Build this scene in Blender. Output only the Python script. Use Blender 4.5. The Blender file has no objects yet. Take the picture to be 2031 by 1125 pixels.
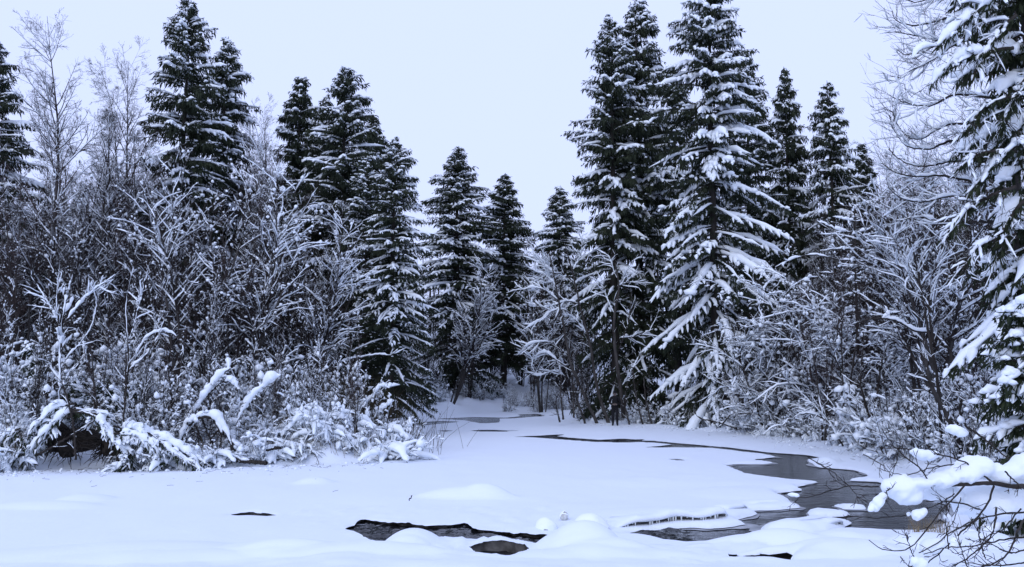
import bpy, bmesh, math
import numpy as np

# ------------------------------------------------------------------ camera
F, CX, CY, CAMZ = 1800.0, 1015.5, 562.5, 2.6
PITCH = math.atan(187.0 / F)
SCN = bpy.context.scene
COL = SCN.collection
cam = bpy.data.cameras.new('camera')
cam.lens, cam.sensor_width, cam.clip_start, cam.clip_end = F / 2031 * 36, 36.0, 0.1, 3000
cam_o = bpy.data.objects.new('camera', cam)
COL.objects.link(cam_o)
cam_o.location = (0, 0, CAMZ)
cam_o.rotation_euler = (math.pi / 2 + PITCH, 0, 0)
SCN.camera = cam_o

# ------------------------------------------------------------------ light
SUN_EL, SUN_AZ = math.radians(30), math.radians(205)      # azimuth clockwise from +Y: behind the camera, to the left
world = bpy.data.worlds.new('World')
SCN.world = world
world.use_nodes = True
nt = world.node_tree
bg = nt.nodes['Background']
sky = nt.nodes.new('ShaderNodeTexSky')
sky.sky_type = 'NISHITA'
sky.sun_disc = False
sky.sun_elevation, sky.sun_rotation = SUN_EL, SUN_AZ
sky.dust_density = 4.0
mix = nt.nodes.new('ShaderNodeMix')
mix.data_type = 'RGBA'
mix.inputs['Factor'].default_value = 0.965                # closed cloud cover over the clear sky
mix.inputs['B'].default_value = (7.5, 8.65, 13.2, 1)
nt.links.new(sky.outputs[0], mix.inputs['A'])
nt.links.new(mix.outputs['Result'], bg.inputs['Color'])
bg.inputs['Strength'].default_value = 0.1
sun = bpy.data.lights.new('sun', 'SUN')
sun.energy, sun.angle, sun.color = 0.9, math.radians(40), (1.0, 0.99, 0.975)
sun_o = bpy.data.objects.new('sun', sun)
COL.objects.link(sun_o)
sun_o.rotation_euler = (math.pi / 2 - SUN_EL, 0, -SUN_AZ + math.pi)
SCN.view_settings.view_transform = 'Standard'
SCN.view_settings.look = 'None'
SCN.view_settings.exposure, SCN.view_settings.gamma = 0.0, 1.0
SCN.view_settings.use_curve_mapping = False
SCN.cycles.max_bounces, SCN.cycles.diffuse_bounces, SCN.cycles.glossy_bounces = 6, 3, 3

# ------------------------------------------------------------------ pixel <-> world (2031 x 1125 photograph)
CP, SP = math.cos(PITCH), math.sin(PITCH)
def ray(px, py):
    x, y = (np.asarray(px, float) - CX) / F, -(np.asarray(py, float) - CY) / F
    return np.stack(np.broadcast_arrays(x, CP - y * SP, SP + y * CP), -1)
def at(px, py, Y):
    d = ray(px, py)
    return d * (np.asarray(Y, float) / d[..., 1])[..., None] + np.array([0, 0, CAMZ])
def on(px, py, z=0.0):
    d = ray(px, py)
    return d * ((z - CAMZ) / d[..., 2])[..., None] + np.array([0, 0, CAMZ])

# ------------------------------------------------------------------ noise
def hash2(i, j, s):
    n = (i.astype(np.int64) * 374761393 + j.astype(np.int64) * 668265263 + s * 1442695041) & 0xffffffff
    n = ((n ^ (n >> 13)) * 1274126177) & 0xffffffff
    n = n ^ (n >> 16)
    return (n & 0xffff) / 32767.5 - 1.0
def vnoise(x, y, s=0):
    i, j = np.floor(x), np.floor(y)
    u, v = x - i, y - j
    u, v = u * u * u * (u * (u * 6 - 15) + 10), v * v * v * (v * (v * 6 - 15) + 10)
    a, b = hash2(i, j, s), hash2(i + 1, j, s)
    c, d = hash2(i, j + 1, s), hash2(i + 1, j + 1, s)
    return (a * (1 - u) + b * u) * (1 - v) + (c * (1 - u) + d * u) * v
def fbm(x, y, s=0, o=3):
    return sum(vnoise(x * 2**k, y * 2**k, s + k) / 2**k for k in range(o))

# ------------------------------------------------------------------ mesh helpers
def norm(v):
    return v / np.maximum(np.linalg.norm(v, axis=-1, keepdims=True), 1e-9)
class MB:
    """collects vertex arrays with quads / tris and a material index"""
    def __init__(self):
        self.v, self.f, self.n = [], [], 0
    def add(self, V, faces, mat=0):
        V = np.asarray(V, float).reshape(-1, 3)
        faces = np.asarray(faces, np.int64)
        if len(V) == 0 or len(faces) == 0: return
        self.v.append(V); self.f.append((faces + self.n, mat)); self.n += len(V)
    def mesh(self, name, mats, smooth=True):
        me = bpy.data.meshes.new(name)
        if self.n:
            V = np.concatenate(self.v)
            me.vertices.add(len(V)); me.vertices.foreach_set('co', V.astype(np.float32).ravel())
            li = np.concatenate([f.ravel() for f, m in self.f])
            tot = np.concatenate([np.full(len(f), f.shape[1]) for f, m in self.f])
            mi = np.concatenate([np.full(len(f), m) for f, m in self.f])
            me.loops.add(len(li)); me.loops.foreach_set('vertex_index', li.astype(np.int32))
            me.polygons.add(len(tot))
            me.polygons.foreach_set('loop_start', np.concatenate([[0], np.cumsum(tot)[:-1]]).astype(np.int32))
            me.polygons.foreach_set('material_index', mi.astype(np.int32))
            me.polygons.foreach_set('use_smooth', np.full(len(tot), smooth))
            me.update(calc_edges=True)
        for m in (mats if isinstance(mats, (list, tuple)) else [mats]): me.materials.append(m)
        return me
    def obj(self, name, mats, parent=None, smooth=True):
        return link(name, self.mesh(name, mats, smooth), parent)
def link(name, me, parent=None):
    o = bpy.data.objects.new(name, me)
    COL.objects.link(o)
    if parent is not None: o.parent = parent
    return o
def tag(o, label=None, cat=None, group=None, kind=None):
    for k, v in (('label', label), ('category', cat), ('group', group), ('kind', kind)):
        if v: o[k] = v
    return o
def thing(name, label, cat, loc=(0, 0, 0), rz=0.0, scale=(1, 1, 1), group=None):
    o = bpy.data.objects.new(name, None)
    COL.objects.link(o)
    o.empty_display_size = 0.2
    o.location, o.rotation_euler, o.scale = loc, (0, 0, rz), scale
    return tag(o, label, cat, group)
def dup(root, label, loc, rz=0.0, scale=(1, 1, 1), group=None, tilt=(0, 0)):
    r = root.copy(); COL.objects.link(r)
    r['label'] = label
    if group: r['group'] = group
    elif 'group' in r: del r['group']
    r.location, r.rotation_euler, r.scale = loc, (tilt[0], tilt[1], rz), scale
    for ch in root.children:
        c = ch.copy(); COL.objects.link(c); c.parent = r
        for g in ch.children:
            d = g.copy(); COL.objects.link(d); d.parent = c
    return r

def tubes(mb, P, R, k=5, mat=0, up=1.0, down=1.0):
    """batch of tubes: P (B,n,3), R (B,n); up/down squash the section above / below its axis"""
    P, R = np.asarray(P, float), np.asarray(R, float)
    if P.ndim == 2: P, R = P[None], R[None]
    B, n = R.shape
    if B == 0: return
    T = norm(np.gradient(P, axis=1))
    ref = np.where(np.abs(T[..., 2:3]) > 0.96, np.array([1.0, 0, 0]), np.array([0, 0, 1.0]))
    S = norm(np.cross(T, ref)); U = np.cross(S, T)
    a = 2 * np.pi * (np.arange(k) + 0.25) / k
    c, s = np.cos(a), np.sin(a)
    s = np.where(s > 0, s * up, s * down)
    V = P[:, :, None] + R[:, :, None, None] * (c[None, None, :, None] * S[:, :, None] + s[None, None, :, None] * U[:, :, None])
    i = np.arange(n - 1)[:, None] * k
    j = np.arange(k)[None]
    q = np.stack([i + j, i + (j + 1) % k, i + k + (j + 1) % k, i + k + j], -1).reshape(-1, 4)
    q = (np.arange(B)[:, None, None] * n * k + q[None]).reshape(-1, 4)
    mb.add(V, q[:, ::-1], mat)
def _ico(level):
    bm = bmesh.new()
    bmesh.ops.create_icosphere(bm, subdivisions=level, radius=1)
    V = np.array([v.co[:] for v in bm.verts]); Fc = np.array([[v.index for v in f.verts] for f in bm.faces])
    bm.free()
    return V, Fc
ICO = {l: _ico(l) for l in (1, 2, 3)}
def ribbons(mb, P, R, rng, mat=0):
    B, n = R.shape
    if B == 0: return
    S = norm(np.cross(norm(np.gradient(P, axis=1)), norm(rng.normal(size=(B, 1, 3)))))
    V = np.stack([P - S * R[..., None], P + S * R[..., None]], 2).reshape(B, n * 2, 3)
    q = np.stack([[2 * i, 2 * i + 1, 2 * i + 3, 2 * i + 2] for i in range(n - 1)])
    mb.add(V, (np.arange(B)[:, None, None] * n * 2 + q[None]).reshape(-1, 4), mat)
def blobs(mb, C, S, rng, level=1, mat=0, jit=0.18, flat=0.55):
    """batch of lumpy snow blobs: C (B,3), S (B,3) radii"""
    C, S = np.asarray(C, float).reshape(-1, 3), np.asarray(S, float)
    if len(C) == 0: return
    if S.ndim == 1: S = np.repeat(S[:, None], 3, 1) * np.array([1, 1, 0.8])
    V, Fc = ICO[level]
    B = len(C)
    rz = rng.uniform(0, 6.28, B)
    W = V[None] * (1 + jit * rng.uniform(-1, 1, (B, len(V), 1)))
    W = W * S[:, None]
    W[..., 2] = np.where(W[..., 2] < 0, W[..., 2] * flat, W[..., 2])
    x = W[..., 0] * np.cos(rz)[:, None] - W[..., 1] * np.sin(rz)[:, None]
    y = W[..., 0] * np.sin(rz)[:, None] + W[..., 1] * np.cos(rz)[:, None]
    W = np.stack([x, y, W[..., 2]], -1) + C[:, None]
    mb.add(W, (np.arange(B)[:, None, None] * len(V) + Fc[None]).reshape(-1, 3), mat)
def kites(mb, b, d, l, w, rng, mat=0):
    """needle-bearing twiglets: slim four-cornered blades"""
    if len(b) == 0: return
    s = norm(np.cross(d, norm(rng.normal(size=d.shape))))
    m = b + d * (l * 0.42)[:, None]
    V = np.stack([b, m + s * w[:, None], b + d * l[:, None], m - s * w[:, None]], 1)
    mb.add(V, np.arange(len(b) * 4).reshape(-1, 4), mat)
def lerp_along(P, s):
    """P (B,n,3), s (B,) in 0..1 -> point and tangent"""
    n = P.shape[1]
    f = np.clip(s, 0, 0.9999) * (n - 1)
    i = f.astype(int); r = (f - i)[:, None]
    k = np.arange(len(P))
    a, b = P[k, i], P[k, i + 1]
    return a * (1 - r) + b * r, norm(b - a)
def grow(start, d, length, n, trop, wig, rng):
    """grow curves: trop is a vertical pull per step (scalar or (B,))"""
    B = len(start)
    P = np.zeros((B, n, 3)); P[:, 0] = start
    d = norm(d)
    st = (np.asarray(length) / (n - 1))[:, None]
    for i in range(1, n):
        d = d + rng.normal(size=(B, 3)) * wig
        d[:, 2] += trop
        d = norm(d)
        P[:, i] = P[:, i - 1] + d * st
    return P
def side_dirs(T, ang, rng):
    p = norm(np.cross(T, norm(rng.normal(size=T.shape))))
    return T * np.cos(ang)[:, None] + p * np.sin(ang)[:, None]
def snow_strips(mb, P, rad, rng, k=5, mat=0, keep=1.0, mul=None, up=1.0, lumps=0.35, down=.5):
    """snow lying along branches; thins out where a branch is steep"""
    if keep < 1.0:
        m = rng.random(len(P)) < keep
        P, rad = P[m], rad[m]
    if len(P) == 0: return
    T = norm(np.gradient(P, axis=1))
    hz = np.sqrt(np.maximum(1 - T[..., 2] ** 2, 0))
    f = np.clip((hz - 0.18) / 0.5, 0.0, 1)
    R = rad * f * (1 + lumps * rng.uniform(-1, 1, rad.shape))
    n = P.shape[1]
    R[:, 0] *= 0.3; R[:, -1] *= 0.35
    R = np.maximum(R, 0.001)
    Q = P.copy(); Q[..., 2] += R * 0.55
    tubes(mb, Q, R, k, mat, up=up, down=down)

# ------------------------------------------------------------------ materials
def mat(name, col, rough=0.8, col2=None, scale=4.0, bump=0.0, bscale=30.0, spec=0.2, stretch=(1, 1, 1), dist=0.02):
    m = bpy.data.materials.new(name); m.use_nodes = True
    t = m.node_tree; b = t.nodes['Principled BSDF']
    b.inputs['Base Color'].default_value = (*col, 1)
    b.inputs['Roughness'].default_value = rough
    b.inputs['Specular IOR Level'].default_value = spec
    if col2 or bump:
        tc = t.nodes.new('ShaderNodeTexCoord'); mp = t.nodes.new('ShaderNodeMapping')
        mp.inputs['Scale'].default_value = stretch
        t.links.new(tc.outputs['Object'], mp.inputs['Vector'])
    if col2:
        n = t.nodes.new('ShaderNodeTexNoise'); n.inputs['Scale'].default_value = scale; n.inputs['Detail'].default_value = 5
        r = t.nodes.new('ShaderNodeValToRGB')
        r.color_ramp.elements[0].position, r.color_ramp.elements[1].position = 0.35, 0.68
        r.color_ramp.elements[0].color, r.color_ramp.elements[1].color = (*col, 1), (*col2, 1)
        t.links.new(mp.outputs[0], n.inputs['Vector']); t.links.new(n.outputs['Fac'], r.inputs['Fac'])
        t.links.new(r.outputs['Color'], b.inputs['Base Color'])
    if bump:
        n2 = t.nodes.new('ShaderNodeTexNoise'); n2.inputs['Scale'].default_value = bscale; n2.inputs['Detail'].default_value = 4
        bp = t.nodes.new('ShaderNodeBump'); bp.inputs['Strength'].default_value = bump; bp.inputs['Distance'].default_value = dist
        t.links.new(mp.outputs[0], n2.inputs['Vector']); t.links.new(n2.outputs['Fac'], bp.inputs['Height'])
        t.links.new(bp.outputs[0], b.inputs['Normal'])
    return m
M = {}
M['snow'] = mat('snow', (0.83, 0.885, 0.94), 0.75, bump=0.25, bscale=9, spec=0.1, dist=0.03)
M['ground'] = mat('ground_snow', (0.76, 0.82, 0.90), 0.75, bump=0.22, bscale=5, spec=0.1, dist=0.04)
M['needle'] = mat('spruce_needles', (0.017, 0.024, 0.017), 0.75, (0.036, 0.045, 0.026), 1.3, spec=0.12)
M['needle_near'] = mat('green_needles', (0.014, 0.021, 0.012), 0.7, (0.032, 0.042, 0.020), 2.0, spec=0.12)
M['bark'] = mat('grey_bark', (0.030, 0.027, 0.026), 0.9, (0.075, 0.070, 0.067), 5, bump=0.5, bscale=25, stretch=(1, 1, .3))
M['bark_dark'] = mat('dark_bark', (0.020, 0.017, 0.016), 0.9, (0.048, 0.042, 0.038), 5, bump=0.5, bscale=25, stretch=(1, 1, .3))
M['twig'] = mat('twig_bark', (0.018, 0.014, 0.013), 0.9, (0.040, 0.032, 0.029), 3)
M['twig_red'] = mat('reddish_twigs', (0.036, 0.027, 0.026), 0.9, (0.066, 0.050, 0.047), 3)
M['grass'] = mat('dry_grass', (0.20, 0.15, 0.085), 0.9, (0.34, 0.27, 0.16), 3)
M['brush'] = mat('brown_brush', (.03, .024, .012), .9, (.07, .056, .028), 3)
M['slush'] = mat('grey_slush', (0.20, 0.215, 0.24), 0.45, (0.42, 0.44, 0.48), 3, spec=.4)
M['shade_core'] = mat('painted_shade', (.008, .007, .006), .95, (.028, .022, .018), 9, bump=.8, bscale=12)  # near-black colour standing in for the shade inside the hollow
M['ice'] = mat('wet_ice', (0.04, 0.038, 0.037), 0.35, (0.22, 0.215, 0.21), 6, bump=0.6, bscale=14, spec=0.4)
M['rime'] = mat('rimed_stone', (0.16, 0.155, 0.14), 0.5, (0.62, 0.64, 0.64), 6, bump=.6, bscale=12, spec=.4)
M['icicle'] = mat('icicle', (0.62, 0.66, 0.68), 0.3, spec=0.5)

# ------------------------------------------------------------------ river layout (traced outlines, laid on the ice plane)
def z3(u, v): return 1200 + u / 3.385, 850 + v / 3.385
def z4(u, v): return 780 + u / 4.062, 680 + v / 4.062
def z2(u, v): return 650 + u / 3.385, 950 + v / 3.385
def poly(pts, conv=None, z=0.05):
    p = np.array([conv(*q) if conv else q for q in pts], float)
    return on(p[:, 0], p[:, 1], z)[:, :2]
main_px = [(1006,865),(1070,863),(1100,861),(1125,860.5),(1105,864),(1130,867),(1186,871),(1206,870.5),(1235,869),(1259,870.5),(1291,869.5),
    (1268,873),(1297,873),(1330,876.6),(1365,879.5),(1407,883),(1451,887),(1484,891),(1525,896),(1569,899),(1599,901),(1625,906),
    (1602,910.5),(1613,921),(1620,925),(1658,928),(1696,931),(1720,938.6),(1720,944.5),(1678,951),(1743,954),(1800,972),(1850,986),(1885,998),
    (1890,1015),(1880,1035),(1844,1052),(1738,1053),(1672,1049),(1613,1057),(1593,1070),(1554,1068.6),(1495,1066.5),(1436,1068.6),(1392,1075),
    (1362,1076),(1324,1071.5),(1297,1064),(1268,1060),(1235,1059),(1247,1054),(1318,1046.5),(1365,1043.5),(1407,1045),(1451,1042),
    (1478,1037),(1455,1029),(1484,1024),(1504,1016),(1485,1011.5),(1554,1008),(1593,1004),(1578,1001),(1569,992),(1546,983),(1543,976),
    (1593,970.5),(1575,964),(1625,954),(1584,952),(1525,946),(1481,940),(1454,927),(1439,921),(1466,918.5),(1510,919.5),(1534,916.5),
    (1519,913.5),(1490,910.5),(1516,907.6),(1544,904.6),(1510,898),(1466,893.5),(1445,890),(1407,886.7),(1348,886),(1277,886),(1312,883),(1333,880),
    (1297,876.5),(1260,876),(1228,876.5),(1174,875),(1120,871),(1088,868.5),(1060,866.5)]
chan_px = [(686,1042),(700,1036),(721,1022),(774,1027.5),(824,1033),(872,1035),(925,1028),(938,1040),(955,1043),(990,1044),(1016,1050),(1060,1052),
    (1090,1053),(1064,1070),(1034,1068),(1004,1062),(945,1060),(877,1056),(827,1062),(750,1064),(721,1057),(700,1045)]
MAIN, CHAN = poly(main_px), poly(chan_px, z=0.15)
HOLE_C = poly([(935,1072),(960,1069),(1004,1067),(1040,1073),(1050,1080),(1043,1086),(998,1100),(969,1092),(950,1086)], z=0.22)
HOLE_E = poly([(1440,1094),(1470,1093),(1525,1096),(1578,1095),(1560,1112),(1510,1108),(1445,1101)], z=0.20)
HOLE_A = poly([(458,1017),(478,1012),(500,1010),(522,1013),(548,1016),(525,1019),(480,1019)], z=0.12)
FAR1 = poly([(600,701),(700,696),(800,695),(940,702),(1020,703),(850,712),(700,709)], z4)
FAR2 = poly([(310,606),(500,602),(640,594),(900,599),(1030,588),(1000,573),(1170,568),(1230,584),(1370,566),(1370,576),(1220,586),(1100,593),(1010,602),(860,608),(855,640),(700,643),(560,617),(440,614)], z4)
FAR3 = poly([(100,660),(250,632),(380,626),(545,631),(430,642),(300,656),(200,664)], z4)
FAR4 = poly([(415,200),(480,199),(560,211),(500,216)], z3)
FAR5 = poly([(350,703),(420,699),(490,702),(420,711)], z4)
FAR6 = poly([(300,1110),(420,1095),(560,1098),(480,1118)], lambda u, v: (1200 + u / 3.385, 850 + v / 12.0), z=0.05)
ISLE1 = poly([(1050,682),(1110,666),(1130,640),(1180,625),(1280,620),(1340,606),(1390,600),(1500,610),(1680,630),(1620,655),(1600,680),(1500,698),(1370,718),(1200,718),(1080,703)], z3, 0.03)
ISLE2 = poly([(1345,560),(1420,550),(1640,573),(1630,586),(1500,592),(1380,583)], z3, 0.03)
ISLE3 = poly([(1515,515),(1620,519),(1748,529),(1748,544),(1600,541)], z3, 0.03)
HOLES = [(MAIN, 0.022), (CHAN, 0.085), (HOLE_C, 0.16), (HOLE_E, 0.17), (HOLE_A, 0.07), (FAR1, .01), (FAR2, .01), (FAR3, .01), (FAR4, .02), (FAR5, .01)]
ISLES = [ISLE1, ISLE2, ISLE3]
shore_px = [(-1200,990),(-500,960),(-120,944),(0,936),(120,929),(230,926),(330,932),(410,928),(520,920),(640,919),(745,914),(800,898),(832,880),(838,862),(820,845),(815,832),
    (850,826),(900,822),(960,817),(1040,815),(1090,818),(1120,830),(1150,838),(1200,842),(1260,845),(1340,849),(1400,853),(1480,860),(1550,873),(1620,884),
    (1700,900),(1770,915),(1830,938),(1900,955),(2031,985),(2300,1030),(2600,1060),(2600,1180),(2000,1082),(1800,1075),(1600,1085),(1400,1093),(1200,1090),(1000,1102),(800,1090),(600,1100),(300,1110),(0,1120),(-400,1130),(-1200,1150)]
SHORE = poly(shore_px, z=0.08)
def sdf(pts, pg):
    """signed distance, negative inside"""
    a = pg; b = np.roll(pg, -1, 0)
    out = np.empty(len(pts))
    for i in range(0, len(pts), 20000):
        p = pts[i:i + 20000]
        ab = b - a
        ap = p[:, None] - a[None]
        t = np.clip((ap * ab[None]).sum(-1) / np.maximum((ab * ab).sum(-1), 1e-12)[None], 0, 1)
        dd = np.sqrt((((ap - t[..., None] * ab[None]) ** 2).sum(-1)).min(1))
        c = ((a[None, :, 1] > p[:, None, 1]) != (b[None, :, 1] > p[:, None, 1]))
        xi = a[None, :, 0] + (p[:, None, 1] - a[None, :, 1]) * ab[None, :, 0] / np.where(np.abs(ab[None, :, 1]) < 1e-12, 1e-12, ab[None, :, 1])
        ins = ((c & (p[:, None, 0] < xi)).sum(1) % 2) == 1
        out[i:i + 20000] = np.where(ins, -dd, dd)
    return out
def near_sdf(pts, pg, pad=1.5):
    """sdf only evaluated near the polygon, far points get a big distance"""
    lo, hi = pg.min(0) - pad, pg.max(0) + pad
    m = ((pts > lo) & (pts < hi)).all(1)
    o = np.full(len(pts), 9.0)
    if m.any(): o[m] = sdf(pts[m], pg)
    return o
# mounds of snow over stones and ice: px, py of foot centre, radius x, radius y, height
MOUNDS = [(822,1086,.52,.60,.275),(985,1080,.62,.42,.10),(1140,1089,.66,.62,.31),(1200,1095,.8,.6,.16),(1050,1112,1.2,.5,.10),(700,1108,1.6,.6,.16),(560,1098,.9,.5,.10),
    (925,985,1.15,.5,.20),(970,985,.5,.4,.10),(625,955,.50,.5,.13),(170,990,.62,.6,.13),(90,1005,1.1,.6,.10),(1500,1082,.95,.4,.16),(1600,1082,.9,.5,.14),(1700,1076,.7,.5,.14),
    (1400,1114,.7,.4,.03),(1650,1112,1.3,.6,.16),(1860,1095,.9,.5,.18),(1950,1085,.7,.5,.2),(1565,1046,.52,.3,.12),(1640,1044,.30,.25,.09),(1340,1018,1.6,.8,.06),(1530,960,1.3,1.2,.05),
    (1480,978,1.4,1.2,.06),(1380,950,1.5,1.5,.04),(1260,955,1.0,1.2,.04),(1640,915,.35,.4,.16),(1655,912,.25,.3,.16),(300,1100,2.5,.9,.12),(1250,1110,1.0,.5,.07)]
MXY = np.array([[*on(m[0], m[1], 0.1)[:2], *m[2:]] for m in MOUNDS])
HOL = on(140, 918, .1)[:2] + np.array([0, 1.2])
def ground(x, y, fine=True):
    x, y = np.asarray(x, float), np.asarray(y, float)
    shp = x.shape
    p = np.stack([x.ravel(), y.ravel()], 1)
    d = sdf(p, SHORE)
    x, y = p[:, 0], p[:, 1]
    flat = np.clip((34 - y) / 14, 0.0, 1)
    h = 0.035 + 0.065 * flat + (0.25 + 0.75 * flat) * 0.025 * vnoise(x * .55, y * .4, 3) + 0.012 * vnoise(x * 1.7, y * 1.1, 5)
    L = np.maximum(d, 0)
    near = y < 16.5
    low = np.clip((x + 1.0) / 3.0, 0, 1) * np.clip((y - 24) / 10, 0, 1)
    amp = 0.70 * (1 - low) + 0.10 * low
    bank = amp * (1 - np.exp(-L / 0.9)) + 0.07 * np.clip(L - 5 * low, 0, 9)
    bank = np.where(near, 0.10 * (1 - np.exp(-L / 1.5)) + 0.055 * np.minimum(L, 12), bank)
    bank = bank + np.where(near, 0, 0.17 * np.clip(L - 5, 0, 90) * np.clip((y - 45) / 25, 0.25, 1))
    h = h + bank
    lump = fbm(x * 0.9 + 7, y * 0.9, 11, 3) * np.clip(L / 0.8, 0, 1) * np.where(near, 0.05, 0.30 - 0.22 * low)
    h = h + lump
    h = h - np.minimum(.75 * np.exp(-((x - HOL[0]) / 1.0) ** 2 - ((y - HOL[1]) / .9) ** 2), np.maximum(h - .12, 0))
    for mx, my, rx, ry, hh in MXY:
        m = (np.abs(x - mx) < 2.2 * rx) & (np.abs(y - my) < 2.2 * ry)
        q = np.sqrt(((x[m] - mx) / rx) ** 2 + ((y[m] - my) / ry) ** 2)
        h[m] = h[m] + hh * np.where(q < 1, np.clip(1 - q ** 2.4, 0, 1) * 0.75 + 0.25 * np.exp(-q * q * 2), 0.25 * np.exp(-q * q * 2))
    return h.reshape(shp)
def gz(x, y): return float(ground(np.array([x]), np.array([y]))[0])

# ------------------------------------------------------------------ snow ground: one sheet, cut open where the water shows
a_in = np.linspace(-0.60, 0.60, 360)
a_out = 0.60 + np.cumsum(np.linspace(0.02, 0.5, 14))
acol = np.concatenate([-a_out[::-1], a_in, a_out])
pys = np.linspace(1175, 808, 270)
yrow = on(np.full(270, CX), pys, 0.05)[:, 1]
yfar = yrow[-1] + np.cumsum(np.geomspace(1.2, 80, 26))
ynear = np.linspace(-4, yrow[0] - .4, 26)
yrow = np.concatenate([ynear, yrow, yfar])
GX = acol[None] * (yrow[:, None] + 6.0) * 0.98
GY = np.repeat(yrow[:, None], len(acol), 1)
pts = np.stack([GX.ravel(), GY.ravel()], 1)
H = ground(GX, GY).ravel()
W = np.full(len(pts), 9.0)          # distance to open water, negative inside
LIP = np.full(len(pts), 0.02)
for pg, lip in HOLES:
    d = near_sdf(pts, pg)
    LIP = np.where(d < W, lip, LIP)
    W = np.minimum(W, d)
for pg in ISLES:
    W = np.maximum(W, -near_sdf(pts, pg))
wob = np.clip(26 / pts[:, 1], .3, 1) * 0.05 * vnoise(pts[:, 0] * 2.3, pts[:, 1] * 1.4, 21) + 0.03 * vnoise(pts[:, 0] * 6, pts[:, 1] * 3, 22)
W = W + wob * np.clip(1 - np.abs(W), 0, 1)
LIP = LIP * (1 + np.where(LIP > .05, 1, .3) * (.2 * vnoise(pts[:, 0] * 5, pts[:, 1] * 2, 41) + .12 * vnoise(pts[:, 0] * 14, pts[:, 1] * 4, 42)))
wd = np.clip(0.22 + (H - 0.1) * 0.9, 0.14, 0.5)
tt = np.clip(W / wd, 0, 1)
Z = LIP + np.maximum(H - LIP, 0.01) * np.sqrt(np.clip(1 - (1 - tt) ** 2, 0, 1))
nr, nc = GX.shape
V3 = np.stack([pts[:, 0], pts[:, 1], Z], 1)
idx = np.arange(nr * nc).reshape(nr, nc)
Q = np.stack([idx[:-1, :-1], idx[:-1, 1:], idx[1:, 1:], idx[1:, :-1]], -1).reshape(-1, 4)
wq = W[Q]
mb = MB()
full = (wq > 0).all(1)
part = (~full) & (wq > 0).any(1)
verts = [V3]; extra = []; tris = []; rim = []
cache = {}
nv = len(V3)
def cut(i, j):
    k = (min(i, j), max(i, j))
    if k not in cache:
        t = W[i] / (W[i] - W[j])
        p = V3[i] * (1 - t) + V3[j] * t
        p[2] = LIP[i] if W[i] > 0 else LIP[j]
        cache[k] = nv + len(extra); extra.append(p)
    return cache[k]
for q in Q[part]:
    out, cr = [], []
    for a in range(4):
        i, j = q[a], q[(a + 1) % 4]
        if W[i] > 0: out.append(i)
        if (W[i] > 0) != (W[j] > 0):
            c = cut(i, j); out.append(c); cr.append((c, W[i] > 0))
    for a in range(1, len(out) - 1): tris.append((out[0], out[a], out[a + 1]))
    if len(cr) == 2: rim.append((cr[0][0], cr[1][0]) if cr[0][1] else (cr[1][0], cr[0][0]))
allv = np.concatenate([V3, np.array(extra)])
mb.add(allv, Q[full], 0)
mb.f.append((np.array(tris), 0))
rim = np.array(rim)
# undercut below the rim: dark wet ice going back under the snow, down to the water
ex = np.array(extra)
gp = np.zeros((len(ex), 2)); cnt = np.zeros(len(ex))
for a, b in rim:
    e = allv[b, :2] - allv[a, :2]
    nrm = np.array([-e[1], e[0]])
    for k in (a - nv, b - nv): gp[k] += nrm; cnt[k] += 1
gp = gp / np.maximum(np.linalg.norm(gp, axis=1, keepdims=True), 1e-9)
dchk = near_sdf(ex[:, :2] + gp * 0.02, MAIN) 
lvl1, lvl2 = ex.copy(), ex.copy()
sgn = 1.0
# orientation test: the step must lead out of the water
wx = np.minimum.reduce([near_sdf(ex[:, :2] + gp * 0.1, pg) for pg, l in HOLES]) - np.minimum.reduce([near_sdf(ex[:, :2] - gp * 0.1, pg) for pg, l in HOLES])
if np.median(wx) < 0: gp = -gp
inset = np.where(np.abs(near_sdf(ex[:, :2], HOLE_C)) < .2, .12, 1.0)[:, None] * ex[:, 2:]
lvl1[:, :2] += gp * (inset * 1.0); lvl1[:, 2] -= 0.015
lvl2[:, :2] += gp * (inset * 1.7); lvl2[:, 2] = -0.06
n0 = len(allv)
mb.v.append(lvl1); mb.v.append(lvl2); mb.n += len(lvl1) * 2
ra, rb = rim[:, 0] - nv, rim[:, 1] - nv
m1 = n0; m2 = n0 + len(ex)
mb.f.append((np.stack([rim[:, 0], rim[:, 1], m1 + rb, m1 + ra], 1), 1))
mb.f.append((np.stack([m1 + ra, m1 + rb, m2 + rb, m2 + ra], 1), 1))
tag(mb.obj('snow_ground', [M['ground'], M['ice']]), kind='structure')

# thin grey ice fringing the open water
def slush():
    W2 = W + .03 + .16 * (vnoise(pts[:, 0] * 1.1, pts[:, 1] * .8, 61) + .6 * vnoise(pts[:, 0] * 4, pts[:, 1] * 2.2, 62))
    wq, w2q = W[Q], W2[Q]
    yq = pts[:, 1][Q].min(1)
    sel = (wq < .15).all(1) & (w2q > 0).any(1) & (wq > -.8).all(1) & (yq > 15.6)
    ev, et, cc = [], [], {}
    base = np.concatenate([pts, np.full((len(pts), 1), .009)], 1)
    def c2(i, j):
        k = (min(i, j), max(i, j))
        if k not in cc:
            t = W2[i] / (W2[i] - W2[j]); cc[k] = len(base) + len(ev); ev.append(base[i] * (1 - t) + base[j] * t)
        return cc[k]
    for q in Q[sel]:
        out = []
        for a in range(4):
            i, j = q[a], q[(a + 1) % 4]
            if W2[i] > 0: out.append(i)
            if (W2[i] > 0) != (W2[j] > 0): out.append(c2(i, j))
        for a in range(1, len(out) - 1): et.append((out[0], out[a], out[a + 1]))
    et = np.array(et); av = np.concatenate([base, np.array(ev)])
    u, inv = np.unique(et.ravel(), return_inverse=True)
    mb = MB(); mb.add(av[u], inv.reshape(-1, 3))
    tag(mb.obj('slush_ice', M['slush']), kind='structure')
slush()

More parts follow.
